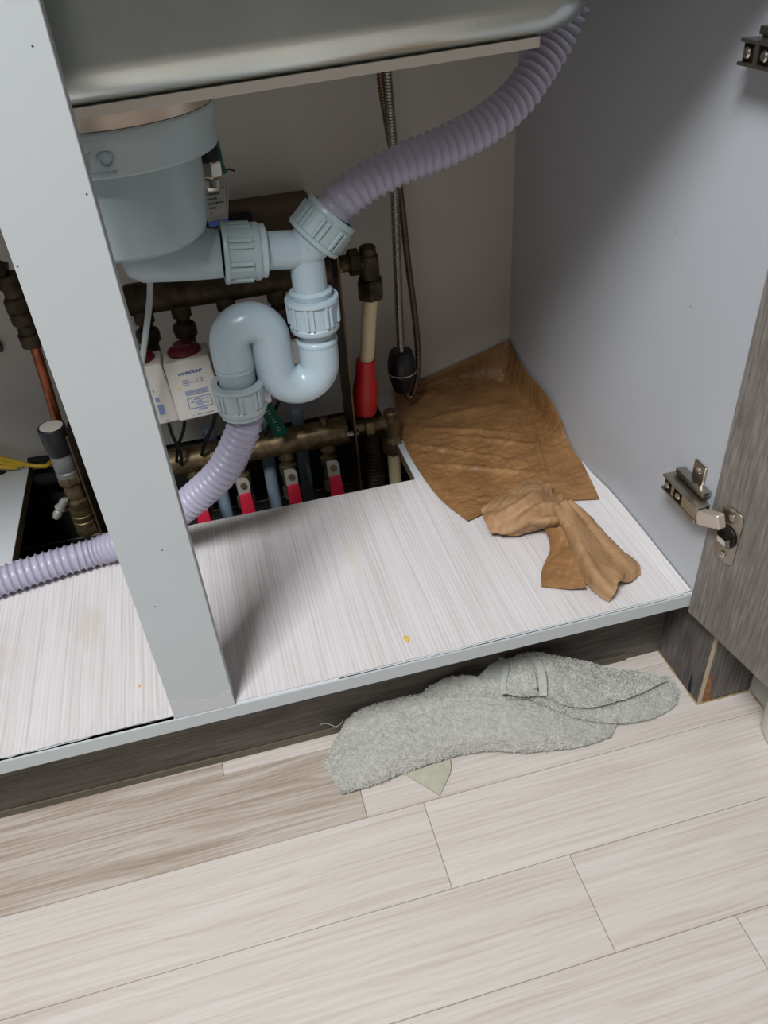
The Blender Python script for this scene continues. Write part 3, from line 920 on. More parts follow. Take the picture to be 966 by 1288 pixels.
# lower ports with lever valves
LV = [V(p) for p in [(-0.5188, 0.385, 0.1408), (-0.4564, 0.385, 0.1555), (-0.3892, 0.385, 0.1544), (-0.3286, 0.385, 0.155)]]
for i, p in enumerate(LV):
    x = p.x; zc = p.z; yv = 0.402
    ax_ = V((0, -0.10, -1)).normalized()
    p0 = V((x, MY - 0.004, zl - 0.012))
    b = lathe([(0.011, 0.0), (0.0115, 0.012), (0.0085, 0.014), (0.0085, 0.021), (0.0125, 0.023), (0.0125, 0.036), (0.0105, 0.040), (0.0105, 0.058), (0.0130, 0.060), (0.0130, 0.075), (0, 0.076)], p0, ax_, 20)
    obj('port', b, 'brass', man)
    stem = V((x, yv - 0.016, zc))
    b = lathe([(0, 0), (0.0055, 0), (0.0055, 0.012), (0, 0.012)], stem + V((0, 0.008, 0)), (0, -1, 0.35), 14)
    nv = V((0, -1, 0.35)).normalized()
    up = V((0, 0.35, 1)).normalized()
    side = V((1, 0, 0))
    fm = Matrix.Identity(4)
    cpos = stem + nv * 0.004
    for k in range(3):
        fm[k][0], fm[k][1], fm[k][2], fm[k][3] = side[k], up[k], nv[k], cpos[k]
    lev = obj('lever', merge(xform(prism([(-0.0085, -0.017), (0.0075, -0.017), (0.0085, -0.004), (0.0090, 0.003), (0.0065, 0.0095), (0.001, 0.0115), (-0.0085, 0.0110), (-0.0090, 0.000)], -0.0010, 0.0010), fm), b), 'lever', man, smooth=0, label='bright lever plate')
    obj('lever_nut', hexprism(0.0046, 0.0042, cpos + nv * 0.001, nv), 'brass', lev, smooth=0)
    hd = box(-0.0092, 0.0092, -0.058, -0.011, -0.0035, 0.0040, 0.0022, 2)
    for v in hd.verts:
        f = (-0.011 - v.co.y) / 0.047
        v.co.x *= 0.92 + 0.22 * f
        v.co.z -= 0.004 * f
    obj('lever_sleeve', xform(hd, fm), 'red_handle', lev, label='red vinyl sleeve on the lever')
# upper ports: threaded necks with hexagon nuts
ACT = [V(p) for p in [(-0.5311, 0.41, 0.4154), (-0.4862, 0.41, 0.4128), (-0.4311, 0.41, 0.4136), (-0.3683, 0.41, 0.4124)]]      # centres of the necks
for p in ACT:
    x = p.x
    b = lathe([(0.012, 0.0), (0.012, -0.016), (0.0085, -0.018), (0.0085, -0.024)], (x, MY - 0.004, zu - 0.012), (0, 0, 1), 20)
    lathe([(0.0085, -0.023), (0.0135, -0.024), (0.0145, -0.030), (0.0135, -0.040), (0.010, -0.042), (0.010, -0.058)], (x, MY - 0.006, zu - 0.012), (0, 0.10, 1), 8, bm=b)
    obj('port', b, 'brass_dark', man)

# actuators
def actuator(c, w, h, d, label, full):
    """c: middle of the upper front edge"""
    t = thing('valve_actuator', label, 'actuator', c, 'white valve actuators')
    tilt = Matrix.Translation(V(c)) @ Matrix.Rotation(-0.055, 4, 'Y') @ Matrix.Rotation(-0.10, 4, 'X')
    b = box(-w / 2, w / 2, 0, d, -h, 0, 0.0035, 3)
    for v in b.verts:
        v.co.x *= 1 + 0.06 * (-v.co.z / h)
    obj('housing', xform(b, tilt), 'actuator', t)
    b = lathe([(0.0200, -0.001), (0.0203, 0.0035), (0.0180, 0.0065), (0.0125, 0.0085), (0.0115, 0.012), (0.0, 0.012)], (0, d * 0.52, 0), (0, 0, 1), 28)
    obj('cap', xform(b, tilt), 'red_cap', t, label='dark red round cap')
    # flat print on the front face
    fm = tilt @ Matrix(((1, 0, 0, 0), (0, 0, -1, -0.0004), (0, 1, 0, 0), (0, 0, 0, 1))) @ Matrix.Diagonal((1, 0.92, 1, 1))
    if full:
        text_mesh('LANDOOHP', 0.0050, fm @ Matrix.Translation((0.0005, -0.018, 0)), 'ink', t, 'print', shear=0.25, offset=0.0002)
        text_mesh('CE', 0.0080, fm @ Matrix.Translation((0.0095, -0.0305, 0)), 'ink_pale', t, 'print')
        pr = bmesh.new()
        def ln(x0, x1, y, hh=0.0005):
            q = prism([(x0, y - hh), (x1, y - hh), (x1, y + hh), (x0, y + hh)], -0.0001, 0.0001)
            merge(pr, q)
        ln(-0.011, -0.003, -0.0275, 0.0006); ln(-0.011, 0.002, -0.0310); ln(-0.011, -0.004, -0.0340)
        for k in range(4): ln(-0.0115 + 0.0008 * (k % 2), 0.0165 - 0.001 * (k % 3), -0.0425 - 0.0018 * k, 0.0004)
        ln(-0.0115, 0.017, -0.0525, 0.0005); ln(-0.0115, 0.017, -0.0670, 0.0006)
        for xx in (-0.0112, 0.0167):
            q = prism([(xx - 0.0005, -0.067), (xx + 0.0005, -0.067), (xx + 0.0005, -0.0525), (xx - 0.0005, -0.0525)], -0.0001, 0.0001); merge(pr, q)
        for k in range(4): ln(-0.004 + 0.0006 * k, 0.006, -0.0552 - 0.0026 * k, 0.0005)
        ln(-0.008, -0.004, -0.0585, 0.0006); ln(0.006, 0.014, -0.0562, 0.0004); ln(0.006, 0.014, -0.0620, 0.0004)
        ln(-0.0012, 0.009, -0.0700, 0.0010); ln(-0.010, -0.008, -0.0765, 0.0004); ln(-0.005, 0.003, -0.0765, 0.0005); ln(0.005, 0.016, -0.0765, 0.0005)
        obj('print', xform(pr, fm), 'ink_pale', t, smooth=0)
        st = lathe([(0, 0.0001), (0.0028, 0.0001), (0, 0.00012)], (-0.0165, -0.0365, 0), (0, 0, 1), 14)
        obj('stain', xform(st, fm), 'stain', t, smooth=0)
    else:
        pr = None
        for (x0, x1, y0, y1) in ((0.008, 0.010, -0.036, -0.033), (0.008, 0.0125, -0.050, -0.044), (0.008, 0.015, -0.068, -0.054), (0.0125, 0.0165, -0.0775, -0.0765)):
            q = prism([(x0, y0), (x1, y0), (x1, y1), (x0, y1)], -0.0001, 0.0001)
            pr = merge(pr, q) if pr else q
        obj('print', xform(pr, fm), 'ink_pale', t, smooth=0)
    return t
aw, ah, ad = 0.0535, 0.0755, 0.050
actuator((-0.5463, 0.338, 0.3759), aw, ah, ad, 'cream valve actuator partly hidden by the white post, with faint edge print', False)
actuator((-0.4913, 0.338, 0.3766), aw, ah, ad, 'cream valve actuator with clear blue print and red cap between post and trap', True)
actuator((-0.4325, 0.338, 0.3768), aw, ah, ad, 'cream valve actuator mostly hidden behind the grey trap arch', False)
actuator((-0.3639, 0.338, 0.3775), aw, ah, ad, 'cream valve actuator behind the pale trap bend, only its lower corner showing', False)

# cables of the actuators
def cable(pts, r, m, label, cat='cable', name='cable', group=None):
    return tag(obj(name, tube(pts, r, 10, 10), m), label, cat, group)
cable([(-0.5316, 0.372, 0.2876), (-0.5313, 0.378, 0.2568), (-0.5277, 0.384, 0.2303), (-0.5311, 0.4, 0.1968)], 0.0022, 'black_soft', 'black cable dropping from the actuator beside the white post', group='black actuator cables')
cable([(-0.5077, 0.372, 0.2918), (-0.5158, 0.38, 0.2619), (-0.5288, 0.386, 0.2343), (-0.5368, 0.4, 0.2046)], 0.0022, 'black_soft', 'black cable dropping from the middle of the blue-printed actuator', group='black actuator cables')
cable([(-0.469, 0.372, 0.2895), (-0.4783, 0.38, 0.2598), (-0.4934, 0.386, 0.2338), (-0.5021, 0.4, 0.2069)], 0.0026, 'black_soft', 'black cable slanting down left of the lilac hose', group='black actuator cables')
cable([(-0.3871, 0.378, 0.2834), (-0.3943, 0.385, 0.2633), (-0.404, 0.39, 0.2442), (-0.4133, 0.4, 0.2178)], 0.0026, 'black_soft', 'black cable beside the green strip behind the trap', group='black actuator cables')
# thin white tube in front of the left actuator
cable([(-0.5054, 0.3, 0.4885), (-0.5118, 0.3, 0.4652), (-0.5269, 0.295, 0.4245), (-0.5403, 0.29, 0.3912), (-0.5495, 0.28, 0.3685)], 0.0034, 'tube', 'thin translucent white tube hanging beside the white post', 'tube', 'thin_tube')
# green strip with pale lettering
g0, g1 = V((-0.4089, 0.375, 0.2801)), V((-0.3908, 0.385, 0.2217))
gs = (g1 - g0)
gx = V((0.0085, -0.002, 0.004))
b = bmesh.new()
vs = [b.verts.new(p) for p in (g0 - gx, g0 + gx, g1 + gx, g1 - gx)]
b.faces.new(vs); bmesh.ops.solidify(b, geom=b.faces[:], thickness=0.0008)
gt = thing('green_strip', 'green vinyl strip with tiny pale lettering behind the trap nut', 'strip', g0)
obj('strip', b, 'green', gt, smooth=0)
b = None
gd = gs.normalized(); gp = gx.normalized(); gn = gp.cross(gd).normalized()
if gn.y > 0: gn = -gn
for k in range(9):
    c0 = g0 + gs * (0.12 + 0.085 * k) + gn * 0.0012
    wv = gp * (0.0012 + 0.0012 * ((k * 7) % 3) / 2); hv = gd * 0.0008
    q = bmesh.new(); f = [q.verts.new(p) for p in (c0 - wv - hv, c0 + wv - hv * 0.3, c0 + wv + hv, c0 - wv + hv * 0.6)]; q.faces.new(f)
    bmesh.ops.solidify(q, geom=q.faces[:], thickness=0.0001)
    b = merge(b, q) if b else q
obj('print', b, 'tag', gt, smooth=0)

# blue grey pipes standing in the cut-out
for (p, lab) in [((-0.4143, 0.445, 0.1046), 'blue grey pipe in the cut-out between second and third red handles'), ((-0.3622, 0.455, 0.1), 'blue grey pipe in the cut-out between third and fourth red handles'), ((-0.489, 0.445, 0.0936), 'blue grey pipe in the cut-out just right of the lilac hose')]:
    p = V(p)
    P = [V((p.x, p.y, 0.001)), V((p.x, p.y, 0.10)), V((p.x + 0.001, p.y + 0.004, 0.22))]
    tag(obj('floor_pipe', sweep(P, 0.0095, 16), 'pex'), lab, 'pipe', 'blue grey pipes in the cut-out')

# wooden board on the back panel
wb = thing('mounting_board', 'dark brown wooden board on the back panel behind the drain', 'board', (-0.38, 0.53, 0.46))
w1 = V((-0.2976, 0.5, 0.4876)); wz = w1.z
obj('board', box(-0.50, w1.x, 0.508, 0.5525, wz - 0.060, wz, 0.0008, 1), 'board_wood', wb, smooth=0)
obj('dark_block', box(-0.47, V((-0.3767, 0.5, 0.4808)).x, 0.492, 0.508, wz - 0.050, wz - 0.005, 0.0008, 1), 'black_foam', wb, smooth=0)

# ------------------------------------------------------------------ pipes at the right of the manifold
def elbow_group(name, label, zc, x0, elbow_x, y, down, m_fit, pipe_pts, sleeve=None):
    t = thing(name, label, 'pipe', (elbow_x, y, 0))
    obj('union_nut', hexprism(0.0165, 0.014, (x0 + 0.014, y, zc), (1, 0, 0), roll=0.3), m_fit, t, smooth=0)
    b = sweep([V((x0 - 0.004, y, zc)), V((elbow_x, y, zc))], 0.0105, 20)
    obj('spigot', b, m_fit, t)
    b = lathe([(0, 0.018), (0.0090, 0.018), (0.0105, 0.016), (0.0105, 0.008), (0.0130, 0.006), (0.0130, -0.022), (0.0115, -0.028), (0, -0.028)], (elbow_x, y, zc), (0, 0, 1), 24)
    obj('elbow', b, m_fit, t)
    return t
xr = XPL
eu = V((-0.2469, 0.42, 0.4312)); el = V((-0.232, 0.42, 0.1903))
t = elbow_group('supply_pipe', 'cream pipe in a red sleeve below a dark brass elbow, right of the trap', eu.z - 0.002, xr + 0.004, eu.x, MY, 0, 'brass_dark', None)
b = hexprism(0.0178, 0.026, (eu.x, MY, eu.z - 0.052), (0, 0, 1), roll=0.25)
obj('union_nut', b, 'brass_dark', t, smooth=0)
b = sweep(catmull([V((eu.x, MY, eu.z - 0.045)), (-0.2522, 0.42, 0.3524), (-0.2575, 0.422, 0.3069), (-0.2644, 0.424, 0.2713), (-0.2719, 0.424, 0.2097)], 8), 0.0099, 20)
obj('pipe', b, 'pipe', t)
s0 = V((-0.2607, 0.423, 0.2928)); s1 = V((-0.2683, 0.424, 0.2115))
sx = (s1 - s0)
b = lathe([(0.0100, 0), (0.0132, 0.0005), (0.0138, 0.022), (0.0172, 0.042), (0.0172, sx.length * 0.8), (0.0162, sx.length), (0.010, sx.length)], s0, sx, 28)
obj('sleeve', b, 'red_sleeve', t, label='red rubber sleeve')
t = elbow_group('return_pipe', 'cream pipe dropping into the cut-out from the lower brass elbow', el.z, xr + 0.004, el.x, MY, 0, 'brass', None)
obj('union_nut', hexprism(0.0165, 0.022, (el.x, MY, el.z - 0.050), (0, 0, 1), roll=0.2), 'brass', t, smooth=0)
obj('thread', ribbed([V((el.x, MY, el.z - 0.030)), V((el.x, MY, el.z - 0.022))], 0.0150, 0.0016, 0.003, 6, 24), 'brass', t)
b = sweep([V((el.x, MY, el.z - 0.04)), V((el.x + 0.001, MY, 0.001))], 0.0095, 20)
obj('pipe', b, 'pipe', t)
# dark coil under the nut
cx = V((-0.2605, 0.43, 0.1567))
tag(obj('corrugated_sleeve', ribbed([V((cx.x, 0.435, 0.002)), V((cx.x, 0.435, 0.07)), V((cx.x + 0.002, 0.436, zl - 0.024))], 0.0165, 0.003, 0.006, 6, 20), 'bracket'), 'dark corrugated pipe sleeve standing in the cut-out below the red sleeve', 'pipe sleeve')

# ------------------------------------------------------------------ faucet hoses with black counterweight
fh = thing('faucet_hose', 'looped steel spiral faucet hose with black barrel weight hanging at back', 'hose', (-0.19, 0.48, 0.2))
FY = 0.478
pts = [(-0.1914, 0.488, 0.7261), (-0.1937, 0.48, 0.6259), (-0.1933, 0.474, 0.5486), (-0.1937, 0.478, 0.4713), (-0.1954, 0.478, 0.3874), (-0.1973, 0.478, 0.27), (-0.1948, 0.478, 0.2046)]
obj('spiral', ribbed([V(p) for p in pts], 0.0062, 0.0011, 0.0034, 6, 14, 1.0), 'flex', fh, smooth=60)
pts = [(-0.1946, 0.478, 0.2072), (-0.1888, 0.48, 0.1888), (-0.1779, 0.486, 0.1971), (-0.1682, 0.492, 0.2388), (-0.1695, 0.494, 0.3075), (-0.1761, 0.494, 0.39), (-0.1832, 0.49, 0.4867), (-0.1961, 0.482, 0.5655), (-0.2014, 0.484, 0.6261), (-0.201, 0.488, 0.7195)]
obj('spiral', ribbed([V(p) for p in pts], 0.0050, 0.0009, 0.0034, 6, 14, 1.0), 'flex_brown', fh, smooth=60, label='brown tinted return run of the hose')
wz0, wz1 = V((-0.1972, 0.478, 0.2051)), V((-0.1974, 0.478, 0.2688))
wl = (wz1 - wz0).length
b = lathe([(0, 0), (0.013, 0.0), (0.0150, 0.003), (0.0205, wl * 0.42), (0.0208, wl * 0.46), (0.0203, wl * 0.475), (0.0203, wl * 0.49), (0.0210, wl * 0.50), (0.0206, wl * 0.75), (0.0170, wl * 0.97), (0.0150, wl), (0, wl)], wz0, wz1 - wz0, 32)
cw = obj('counterweight', b, 'black', fh, label='black rubber barrel weight')
b = lathe([(0.0204, wl * 0.466), (0.0212, wl * 0.470), (0.0212, wl * 0.482), (0.0204, wl * 0.486)], wz0, wz1 - wz0, 32)
obj('seam', b, 'tag', cw)

# ------------------------------------------------------------------ valve with paper tag behind the basket drain
at_ = thing('tagged_valve', 'small chrome valve nut with printed white tag behind the basket drain', 'valve', (-0.40, 0.30, 0.5))
v0 = V((-0.4233, 0.3, 0.5852))
b = lathe([(0, -0.016), (0.0090, -0.016), (0.0105, -0.013), (0.0105, -0.006), (0, -0.006)], v0, (0.05, 0, 1), 20)
hexprism(0.0115, 0.016, v0 + V((0, 0, -0.005)), (0.05, 0, 1), bm=b)
obj('nut', b, 'chrome', at_, smooth=0)
b = lathe([(0, 0), (0.010, 0), (0.011, 0.010), (0.008, 0.022), (0, 0.024)], v0 + V((0, 0, 0.010)), (0.05, 0, 1), 18)
obj('knob', b, 'black', at_)
tg = [(-0.4343, 0.292, 0.5804), (-0.4068, 0.292, 0.5813), (-0.4155, 0.296, 0.5366), (-0.4351, 0.296, 0.5354)]
b = bmesh.new(); b.faces.new([b.verts.new(p) for p in tg]); bmesh.ops.solidify(b, geom=b.faces[:], thickness=0.0005)
tgo = obj('paper_tag', b, 'tag', at_, smooth=0)
A, B_, C_, D_ = [V(p) for p in tg]
def tp(u, v):
    return A.lerp(B_, u).lerp(D_.lerp(C_, u), v) + V((0, -0.0008, 0.0003))
def quad(u0, u1, v0_, v1_, b):
    q = bmesh.new(); q.faces.new([q.verts.new(p) for p in (tp(u0, v0_), tp(u1, v0_), tp(u1, v1_), tp(u0, v1_))])
    return merge(b, q) if b else q
b = None
for (u0, u1, v) in ((0.12, 0.62, 0.33), (0.12, 0.52, 0.43), (0.12, 0.80, 0.53), (0.14, 0.46, 0.63), (0.16, 0.24, 0.74)):
    for k in range(6):
        a0 = u0 + (u1 - u0) * k / 6
        b = quad(a0, a0 + (u1 - u0) / 7.5, v - 0.018, v + 0.018 + 0.006 * (k % 2), b)
for (u0, u1, v0_, v1_) in ((0.08, 0.90, 0.215, 0.222), (0.08, 0.90, 0.845, 0.852), (0.895, 0.91, 0.215, 0.85)):
    b = quad(u0, u1, v0_, v1_, b)
obj('print', b, 'ink_black', tgo, smooth=0)
obj('blue_band', quad(0.0, 1.0, 0.925, 1.04, None), 'tag_blue', tgo, smooth=0)
obj('stem', lathe([(0, 0), (0.008, 0), (0.008, -0.03), (0, -0.03)], V((-0.4284, 0.305, 0.5285)), (0, 0, 1), 14), 'black', at_)
cable([(-0.4156, 0.32, 0.6282), (-0.4136, 0.315, 0.6088), (-0.4129, 0.312, 0.5894), (-0.411, 0.31, 0.5791)], 0.0042, 'green', 'green insulated wire end behind the basket drain', 'wire', 'green_wire')
cable([(-0.4106, 0.31, 0.5813), (-0.4046, 0.312, 0.5823), (-0.3993, 0.314, 0.5797)], 0.0010, 'black_soft', 'bare dark wire tip sticking out above the white tag', 'wire', 'wire_tip')

# ------------------------------------------------------------------ left compartment fittings
LY = 0.45
lf = thing('copper_pipe', 'copper pipe below stacked brass fittings, left of the white post', 'pipe', V((-0.6749, 0.46, 0.3779)))
c0, c1 = V((-0.6749, 0.46, 0.4647)), V((-0.6732, 0.46, 0.3711))
axl = (c1 - c0)
L_ = axl.length
b = lathe([(0, 0), (0.014, 0), (0.0155, 0.004), (0.0155, L_ * 0.16), (0.012, L_ * 0.18), (0.012, L_ * 0.30)], c0, axl, 20)
obj('union_nut', b, 'brass_dark', lf)
b = hexprism(0.0165, L_ * 0.20, c0 + axl * 0.29, axl)
obj('union_nut', b, 'brass_dark', lf, smooth=0)
b = lathe([(0.0135, L_ * 0.48), (0.0155, L_ * 0.50), (0.0155, L_ * 0.64), (0.0125, L_ * 0.68), (0.0125, L_ * 0.78), (0.0150, L_ * 0.80), (0.0145, L_ * 0.97), (0, L_)], c0, axl, 20)
obj('coupling', b, 'brass_dark', lf)
b = tube([c1 - axl * 0.03, (-0.6753, 0.46, 0.3246), (-0.6782, 0.46, 0.273), (-0.6814, 0.46, 0.1999), (-0.6867, 0.46, 0.1181)], 0.0066, 14)
obj('pipe', b, 'copper', lf)
b = tube([c0 + V((-0.001, 0.004, 0)), c0 + V((-0.03, 0.006, 0.01)), c0 + V((-0.10, 0.006, 0.015))], 0.013, 14)
obj('pipe', b, 'brass_dark', lf)

av = thing('drain_valve', 'brass valve with black cap and chrome wing handle left of the post', 'valve', V((-0.68, 0.4, 0.1322)))
a0, a1 = V((-0.6747, 0.4, 0.2896)), V((-0.6766, 0.4, 0.1257))
axv = (a0 - a1); LL = axv.length; un = axv.normalized()
def seg_(f0, f1, prof, m, name, seg=24, hexa=False, label=None):
    s = a1 + axv * f0; l = LL * (f1 - f0)
    b = lathe([(r, h * l) for r, h in prof], s, un, 6 if hexa else seg)
    return obj(name, b, m, av, smooth=0 if hexa else 35, label=label)
seg_(0.76, 1.0, [(0, 0), (0.0150, 0), (0.0163, 0.25), (0.0172, 0.8), (0.0172, 0.97), (0.0160, 1.0), (0.0152, 0.99), (0, 0.985)], 'black', 'cap', label='black plastic cap')
seg_(0.985, 1.002, [(0, 0), (0.0148, 0.0), (0.0142, 1.0), (0, 1.0)], 'pad', 'cap_disc', label='pale disc on the cap')
seg_(0.55, 0.765, [(0, 0), (0.0142, 0), (0.0142, 0.2), (0.0132, 0.24), (0.0142, 0.3), (0.0142, 0.85), (0.0125, 1), (0, 1)], 'collar_grey', 'collar', label='grey metal collar')
seg_(0.47, 0.57, [(0, 0), (0.0140, 0), (0.0152, 0.2), (0.0152, 0.8), (0.0140, 1), (0, 1)], 'brass', 'hex_nut', hexa=True)
seg_(0.32, 0.48, [(0, 0), (0.0120, 0), (0.0130, 0.3), (0.0115, 0.7), (0.0125, 1), (0, 1)], 'brass', 'body')
seg_(0.22, 0.33, [(0, 0), (0.0145, 0), (0.0155, 0.2), (0.0155, 0.8), (0.0140, 1), (0, 1)], 'brass', 'hex_nut', hexa=True)
seg_(0.08, 0.23, [(0, 0), (0.0150, 0), (0.0150, 0.15), (0.0140, 0.2), (0.0150, 0.3), (0.0150, 0.55), (0.0140, 0.6), (0.0150, 0.7), (0.0145, 1), (0, 1)], 'brass', 'body')
seg_(-0.04, 0.09, [(0, 0), (0.0135, 0), (0.0152, 0.3), (0.0152, 0.85), (0.0140, 1), (0, 1)], 'brass', 'hex_nut', hexa=True)
h0 = V((-0.6853, 0.4, 0.1612)); h1 = V((-0.6984, 0.392, 0.1716))
obj('stem', lathe([(0, 0), (0.005, 0), (0.005, (h1 - h0).length), (0, (h1 - h0).length)], h0, h1 - h0, 12), 'brass', av)
hv = V((-0.708, 0.388, 0.1595)); hw = V((-0.6875, 0.388, 0.1863))
b = sweep([hv, hv.lerp(h1, 0.4), hv.lerp(h1, 0.75), h1, h1.lerp(hw, 0.35), h1.lerp(hw, 0.7), hw], [0.0040, 0.0062, 0.0050, 0.0078, 0.0052, 0.0058, 0.0036], 14)
obj('wing_handle', b, 'lever', av, label='chrome wing handle')
# side outlet of that valve into the return bar

# yellow wires and black wrap behind the cut-out
group = 'yellow wires at the back left'
yw = [([(-0.8178, 0.535, 0.1949), (-0.7845, 0.535, 0.1803), (-0.7665, 0.533, 0.1704), (-0.7488, 0.531, 0.162), (-0.7312, 0.528, 0.1598), (-0.7235, 0.525, 0.1656)], 'uppermost yellow wire curling towards the black-capped valve'),
      ([(-0.8195, 0.532, 0.1889), (-0.7904, 0.532, 0.178), (-0.7774, 0.532, 0.1708), (-0.764, 0.533, 0.1643)], 'middle yellow wire of the bundle at the left edge'),
      ([(-0.822, 0.53, 0.1811), (-0.7925, 0.53, 0.1714), (-0.7806, 0.53, 0.1673), (-0.7708, 0.532, 0.1637)], 'lowest yellow wire of the bundle at the left edge')]
for p, lab in yw:
    cable(p, 0.0034, 'yellow', lab, 'wire', 'yellow_wire', group)
b = tube([(-0.7551, 0.54, 0.1662), (-0.7411, 0.538, 0.167), (-0.7204, 0.535, 0.167), (-0.704, 0.53, 0.1677)], 0.0052, 10)
tag(obj('cable_tie_bundle', b, 'black_foam'), 'black taped cable bundle behind the black-capped valve', 'cable')
b = tube([(-0.8293, 0.535, 0.1628), (-0.7895, 0.535, 0.1491), (-0.7592, 0.533, 0.1374), (-0.7194, 0.53, 0.1356)], 0.0090, 10)
tag(obj('foam_sleeve', b, 'black_foam'), 'black foam pipe sleeve under the yellow wires', 'sleeve')
tag(obj('wall_socket', box(*[(-0.7412, 0.547, 0.3442)][0][:1], V((-0.7335, 0.547, 0.3428)).x, 0.545, 0.5528, V((-0.7381, 0.547, 0.3355)).z, V((-0.7331, 0.547, 0.3497)).z, 0.0006, 1), 'black', smooth=0), 'small black block on the back panel at the left edge', 'fitting')

# ------------------------------------------------------------------ brown paper
def wr(p, amp, ang, s1, s2, off=0.0):
    ca, sa = math.cos(ang), math.sin(ang)
    u = p.x * ca + p.y * sa; w = -p.x * sa + p.y * ca
    n = noise.noise(V((u * s1 + off, w * s2, p.z * 8 + off)))
    n2 = noise.noise(V((u * s1 * 2.3 + 5, w * s2 * 2.1 + off, off)))
    return amp * ((1 - abs(n) * 2.2) * 0.7 + 0.5 * n2)
ZP = H + 0.0035
sheet = [
    [(-0.1916, 0.548, 0.1677), (-0.1487, 0.549, 0.1758), (-0.0976, 0.55, 0.1908), (-0.0468, 0.55, 0.2049), (-0.0059, 0.549, 0.2171), (-0.0009, 0.548, 0.2194)],
    [(-0.1982, 0.5297, 0.1615), (-0.1537, 0.5342, 0.1615), (-0.1025, 0.5365, 0.1615), (-0.0523, 0.5338, 0.1615), (-0.0142, 0.5132, 0.1615), (-0.004, 0.4799, 0.2039)],
    [(-0.2168, 0.4289, 0.1615), (-0.174, 0.4247, 0.1615), (-0.1177, 0.4155, 0.1615), (-0.0613, 0.4062, 0.1615), (-0.0111, 0.4058, 0.162), (-0.004, 0.3787, 0.2008)],
    [(-0.2205, 0.3525, 0.1615), (-0.1807, 0.3422, 0.1615), (-0.1289, 0.3296, 0.1615), (-0.0794, 0.3178, 0.1615), (-0.0303, 0.3105, 0.1615), (0.0015, 0.3071, 0.163)],
    [(-0.2128, 0.2625, 0.1615), (-0.1754, 0.2624, 0.1615), (-0.1324, 0.2584, 0.1615), (-0.0898, 0.2528, 0.1615), (-0.0458, 0.2447, 0.1615), (-0.0102, 0.2358, 0.1615)],
    [(-0.193, 0.1993, 0.161), (-0.1626, 0.207, 0.1615), (-0.1304, 0.2045, 0.1615), (-0.0992, 0.2041, 0.1615), (-0.0606, 0.1977, 0.1615), (-0.0193, 0.1874, 0.161)]]
def dsheet(p, u, v):
    e = min(1, min(u, 1 - u, v, 1 - v) * 12 + 0.25)
    d = wr(p, 0.0016, 0.15, 22, 70) + wr(p, 0.0012, -0.5, 60, 14, 3.1) + 0.0008 * noise.noise(p * 150) + wr(p, 0.0007, -0.35, 90, 260, 2.0) + wr(p, 0.0006, 0.5, 120, 300, 7.0)
    for (cx_, cy_, ang, wdt) in PLE:
        ca, sa = math.cos(ang), math.sin(ang)
        w = -(p.x - cx_) * sa + (p.y - cy_) * ca
        l = (p.x - cx_) * ca + (p.y - cy_) * sa
        d += 0.0042 * math.exp(-(w / wdt) ** 2) * math.exp(-(l / 0.07) ** 2)
    return max(-0.0016, d * e + 0.0008)
PLE = [(-0.13, 0.40, -0.45, 0.006), (-0.10, 0.36, -0.55, 0.006), (-0.17, 0.36, -0.62, 0.005), (-0.05, 0.31, 1.3, 0.004), (-0.12, 0.45, 0.1, 0.007), (-0.14, 0.30, -0.5, 0.005)]
def on_liner(p):                                     # never below the liner nor into the panels
    return V((min(p.x, -0.0022), min(p.y, D - 0.0016), max(p.z, H + 0.0024)))
b = surf(sheet, 40, 40, dsheet, 0.0006, on_liner)
tag(obj('paper_sheet', b, 'paper', smooth=50), 'large wet brown paper sheet spread flat in the cabinet back right corner', 'paper')

def dcr(p, u, v):
    return wr(p, 0.0024, 0.6, 40, 90, 1.7) + wr(p, 0.0014, -0.7, 70, 160, 4.0) + 0.0010 * noise.noise(p * 160)
h1_, h2_, h3_ = H + 0.006, H + 0.016, H + 0.026
puff = [[(-0.1703, 0.2095, 0.168), (-0.1361, 0.2161, 0.18), (-0.1043, 0.2305, 0.18), (-0.0808, 0.2435, 0.172)],
        [(-0.1728, 0.2027, 0.166), (-0.1485, 0.1749, 0.196), (-0.1152, 0.1856, 0.196), (-0.0784, 0.2046, 0.18)],
        [(-0.1773, 0.1792, 0.172), (-0.1535, 0.1566, 0.19), (-0.1227, 0.1535, 0.2), (-0.0809, 0.1668, 0.186)],
        [(-0.1774, 0.1621, 0.17), (-0.155, 0.1465, 0.176), (-0.125, 0.1332, 0.194), (-0.0926, 0.1413, 0.188)],
        [(-0.1704, 0.1639, 0.163), (-0.1466, 0.1511, 0.164), (-0.1127, 0.1488, 0.168), (-0.0981, 0.1359, 0.174)]]
cp = thing('crumpled_paper', 'twisted crumpled brown paper lying on white liner in front of flat paper', 'paper', V((-0.0911, 0.1585, 0.16)))
def dpuff(p, u, v):
    return 0.0050 * math.sin(v * 19 + 5 * u + 3 * noise.noise(p * 25)) * (0.3 + 0.7 * u) * min(1, v * 5) * min(1, (1 - v) * 5) + 0.5 * dcr(p, u, v)
obj('crumple', surf(puff, 34, 26, dpuff, 0.0008), 'paper_dry', cp, smooth=60)
